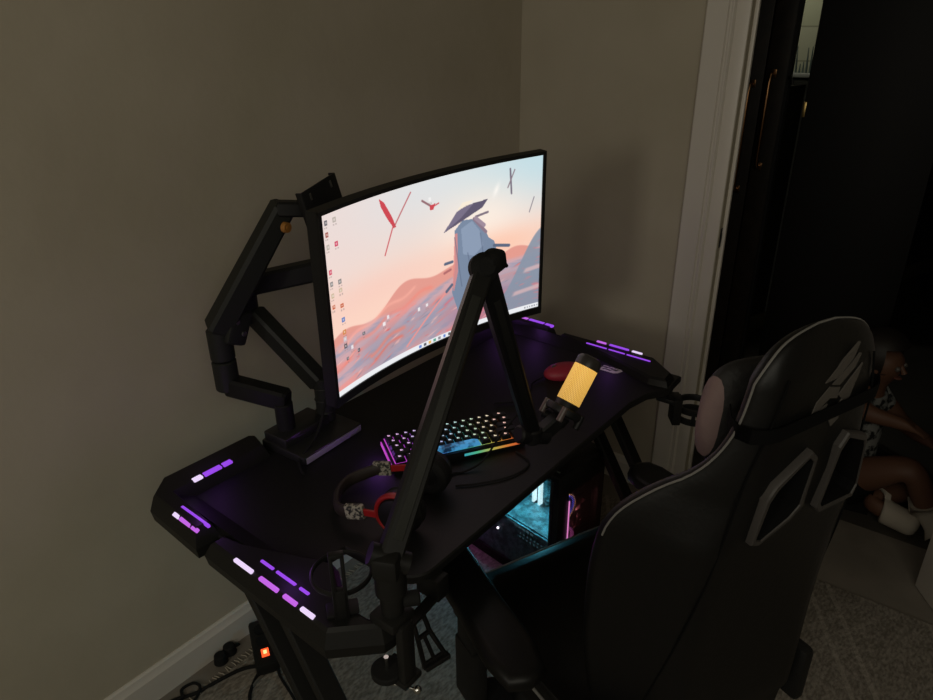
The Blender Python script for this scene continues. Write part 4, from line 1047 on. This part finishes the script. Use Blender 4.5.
# ------------------------------------------------------------------ child sitting on the hall floor
def skin_mesh(name, chains, root=0, sub=2):
    bm = bmesh.new(); lay = bm.verts.layers.skin.verify(); vs = {}
    for chn in chains:
        prev = None
        for key, co, r_ in chn:
            if key not in vs:
                v = bm.verts.new(co); v[lay].radius = (r_, r_); vs[key] = v
            if prev is not None and bm.edges.get((prev, vs[key])) is None: bm.edges.new((prev, vs[key]))
            prev = vs[key]
    bm.verts.ensure_lookup_table(); bm.verts[root][lay].use_root = True
    me = bpy.data.meshes.new(name); bm.to_mesh(me); bm.free()
    o = bpy.data.objects.new('tmp', me); COL.objects.link(o)
    o.modifiers.new('s', 'SKIN').use_smooth_shade = True; o.modifiers.new('u', 'SUBSURF').levels = sub
    bpy.context.view_layer.update(); dg = bpy.context.evaluated_depsgraph_get()
    r_ = bpy.data.meshes.new_from_object(o.evaluated_get(dg)); bpy.data.objects.remove(o); return r_
pr = thing('person', (2.50,.16,0), 'person in a grey print top and white socks seated on hall floor', 'person')
pel = V((2.52,.20,.10)); che = V((2.52,.19,.34)); nek = V((2.51,.175,.46)); hdc = V((2.49,.165,.56))
K = {'pel':(pel,.085), 'wai':(V((2.52,.20,.22)),.075), 'che':(che,.085), 'nek':(nek,.035), 'hd0':(V((2.505,.172,.50)),.045), 'hd1':(hdc,.075), 'hd2':(hdc+V((0,0,.06)),.055),
 'shL':(V((2.44,.20,.41)),.040), 'elL':(V((2.41,.165,.405)),.032), 'wrL':(V((2.43,.075,.392)),.024), 'paL':(V((2.437,.045,.385)),.022),
 'shR':(V((2.60,.17,.41)),.040), 'elR':(V((2.62,.07,.30)),.032), 'wrR':(V((2.55,.0,.30)),.024), 'paR':(V((2.53,-.03,.30)),.022),
 'hiL':(V((2.46,.19,.10)),.075), 'knL':(V((2.44,.0,.245)),.052), 'anL':(V((2.455,-.085,.07)),.034), 'toL':(V((2.44,-.16,.03)),.028),
 'hiR':(V((2.58,.17,.10)),.075), 'knR':(V((2.62,-.05,.09)),.052), 'anR':(V((2.44,.100,.055)),.034), 'toR':(V((2.415,-.055,.038)),.032)}
def chn(*n): return [(k_, K[k_][0], K[k_][1]) for k_ in n]
fing = []
for side_, pa_, wr_ in (('L','paL','wrL'), ('R','paR','wrR')):
    p = K[pa_][0]; d = (p - K[wr_][0]).normalized(); acr = d.cross(V((0,0,1))).normalized()
    for i, (off, ln) in enumerate(((-.018,.040),(-.006,.048),(.006,.046),(.017,.036))):
        q = p + d*.016 + acr*off
        fing.append([(pa_, p, K[pa_][1]), (side_+'a%d'%i, q, .008), (side_+'b%d'%i, q + d*ln*.55 - V((0,0,.004)), .0075), (side_+'c%d'%i, q + d*ln - V((0,0,.014)), .006)])
    fing.append([(pa_, p, K[pa_][1]), (side_+'t0', p - acr*.022, .009), (side_+'t1', p - acr*.036 + d*.022, .0075)])
body = skin_mesh('body', [chn('pel','wai','che','nek','hd0','hd1','hd2'), chn('che','shL','elL','wrL','paL'), chn('che','shR','elR','wrR','paR'), chn('pel','hiL','knL','anL','toL'), chn('pel','hiR','knR','anR','toR')] + fing)
bo_ = link('body', body, 'skin', pr, True, 180)
look = V((-.25,-.95,0)).normalized(); sd = V((-look.y, look.x, 0))
b = MB()
b.bm.free(); em = mat('eye', (.10,.09,.08), .4)
for s in (-1,1):
    b = MB(); b.sphere(hdc + look*.056 + sd*.026*s + V((0,0,.006)), .009, u=12, v=8); b.build('eye', em, pr)
b = MB(); b.tube_r([hdc + look*.054 + V((0,0,.012)), hdc + look*.070 - V((0,0,.014))], [.006,.010], 12); b.build('nose', 'skin', pr)
for s in (-1,1):
    b = MB(); b.sphere(hdc + sd*.072*s, .018, (.4,1,1.3), u=12, v=8); b.build('ear', 'skin', pr)
b = MB(); b.sphere(hdc + look*.053 - V((0,0,.034)), .015, (1,1,.32), u=12, v=8); b.build('mouth', mat('lips', (.13,.05,.035), .5), pr)
b = MB(); b.sphere(hdc + V((0,0,.038)) - look*.014, .088, (1,1,.95)); 
bmesh.ops.delete(b.bm, geom=[v for v in b.bm.verts if (v.co-hdc).dot(look) > .035 and v.co.z < hdc.z+.06 or v.co.z < hdc.z-.04], context='VERTS')
b.build('hair', 'hair', pr)
def grow(n, k_=1.0, add=.010): return [(x, K[x][0], K[x][1]*k_+add) for x in n]
shirt = skin_mesh('shirt', [[('z', pel+V((0,0,-.03)), .098), ('a', pel+V((0,0,.03)), .098), ('b', K['wai'][0], .088), ('c', che, .096), ('d', nek-V((0,0,.03)), .05)], [('c', che, .096), ('e', K['shL'][0], .054), ('f', K['shL'][0]*.25+K['elL'][0]*.75, .048)], [('c', che, .096), ('g', K['shR'][0], .054), ('h', K['shR'][0]*.4+K['elR'][0]*.6, .046)]])
link('shirt', shirt, 'shirt', pr, True, 180)
shorts = skin_mesh('shorts', [[('p', pel, .098), ('q', K['hiL'][0], .088), ('r', K['hiL'][0]*.5+K['knL'][0]*.5, .076)], [('p', pel, .098), ('s', K['hiR'][0], .088), ('t', K['hiR'][0]*.5+K['knR'][0]*.5, .076)]])
link('shorts', shorts, 'shorts', pr, True, 180)
for l in 'LR':
    a, t = K['an'+l][0], K['to'+l][0]; kn = K['kn'+l][0]
    up_ = a + (kn-a).normalized()*.05
    sk = skin_mesh('sock', [[('u', up_, .046), ('a', a, .050), ('m', (a+t)/2 - V((0,0,.002)), .046), ('t', t + (t-a).normalized()*.016, .044)]], root=1)
    link('sock', sk, 'sock', pr, True, 180)

# ------------------------------------------------------------------ light
def area(name, loc, target, sx, sy, power, col):
    l = bpy.data.lights.new(name, 'AREA'); l.shape = 'RECTANGLE'; l.size = sx; l.size_y = sy; l.energy = power; l.color = col
    o = bpy.data.objects.new(name, l); COL.objects.link(o); o.location = loc
    o.rotation_euler = (V(target)-V(loc)).to_track_quat('-Z', 'Y').to_euler(); return o
def point(name, loc, r, power, col):
    l = bpy.data.lights.new(name, 'POINT'); l.shadow_soft_size = r; l.energy = power; l.color = col
    o = bpy.data.objects.new(name, l); COL.objects.link(o); o.location = loc; return o
area('daylight_left', (-2.2,.42,1.83), (1.6,.7,1.2), .35, .45, 9, (1.0,.94,.80))
area('ceiling_fill', (-.7,-.6,2.44), (.8,.5,.9), 1.8, 1.8, 23, (1.0,.945,.78))  # unseen fill lamp added to lift the general light level
point('tower_glow', tuple(PCX @ V((.06,.17,.40))), .02, 4.2, (.15,.80,1.0))
point('front_fan_glow', tuple(PCX @ V((.120,.024,.27))), .008, .16, (1.0,.30,.32))
point('added_pink_fill', tuple(PCX @ V((-.05,.36,.16))), .02, .12, (.8,.05,.8))  # pink lamp added beside the tower to tint the seat edge
point('keyboard_side_glow', tuple(KX @ V((-.165,.02,.03))), .01, .045, (.45,.12,1.0))
point('tiled_room_lamp', (3.6,1.15,2.0), .06, 5, (1.0,.97,.80))
for q in ((-.465,.25,.83), (-.55,.15,.82), (-.55,-.10,.82), (.50,.24,.82), (.55,.15,.82), (.54,-.10,.82)):
    point('desk_strip_glow', tuple(DX @ V(q)), .015, .035, (.50,.14,1.0))
w = bpy.data.worlds.new('World'); S.world = w; w.use_nodes = True
w.node_tree.nodes['Background'].inputs[0].default_value = (1,.95,.85,1); w.node_tree.nodes['Background'].inputs[1].default_value = .0

# ------------------------------------------------------------------ camera
th, rl, az = R(25.1), R(-.7), R(37.4)
h = V((math.cos(az), math.sin(az), 0)); up = V((0,0,1)); r0 = h.cross(up)
Fv = h*math.cos(th) - up*math.sin(th); U0 = h*math.sin(th) + up*math.cos(th)
Rv = r0*math.cos(rl) + U0*math.sin(rl); Uv = -r0*math.sin(rl) + U0*math.cos(rl)
cd = bpy.data.cameras.new('camera'); cam = bpy.data.objects.new('camera', cd); COL.objects.link(cam)
cd.sensor_width = 36; cd.lens = 700/933*36; cd.clip_start = .02
cam.matrix_world = Matrix(((Rv.x,Uv.x,-Fv.x,0), (Rv.y,Uv.y,-Fv.y,0), (Rv.z,Uv.z,-Fv.z,1.6), (0,0,0,1)))
S.camera = cam
S.view_settings.view_transform = 'Standard'; S.view_settings.look = 'None'; S.view_settings.exposure = 0; S.view_settings.gamma = 1
S.view_settings.use_curve_mapping = False
S.cycles.max_bounces = 8; S.cycles.use_denoising = True
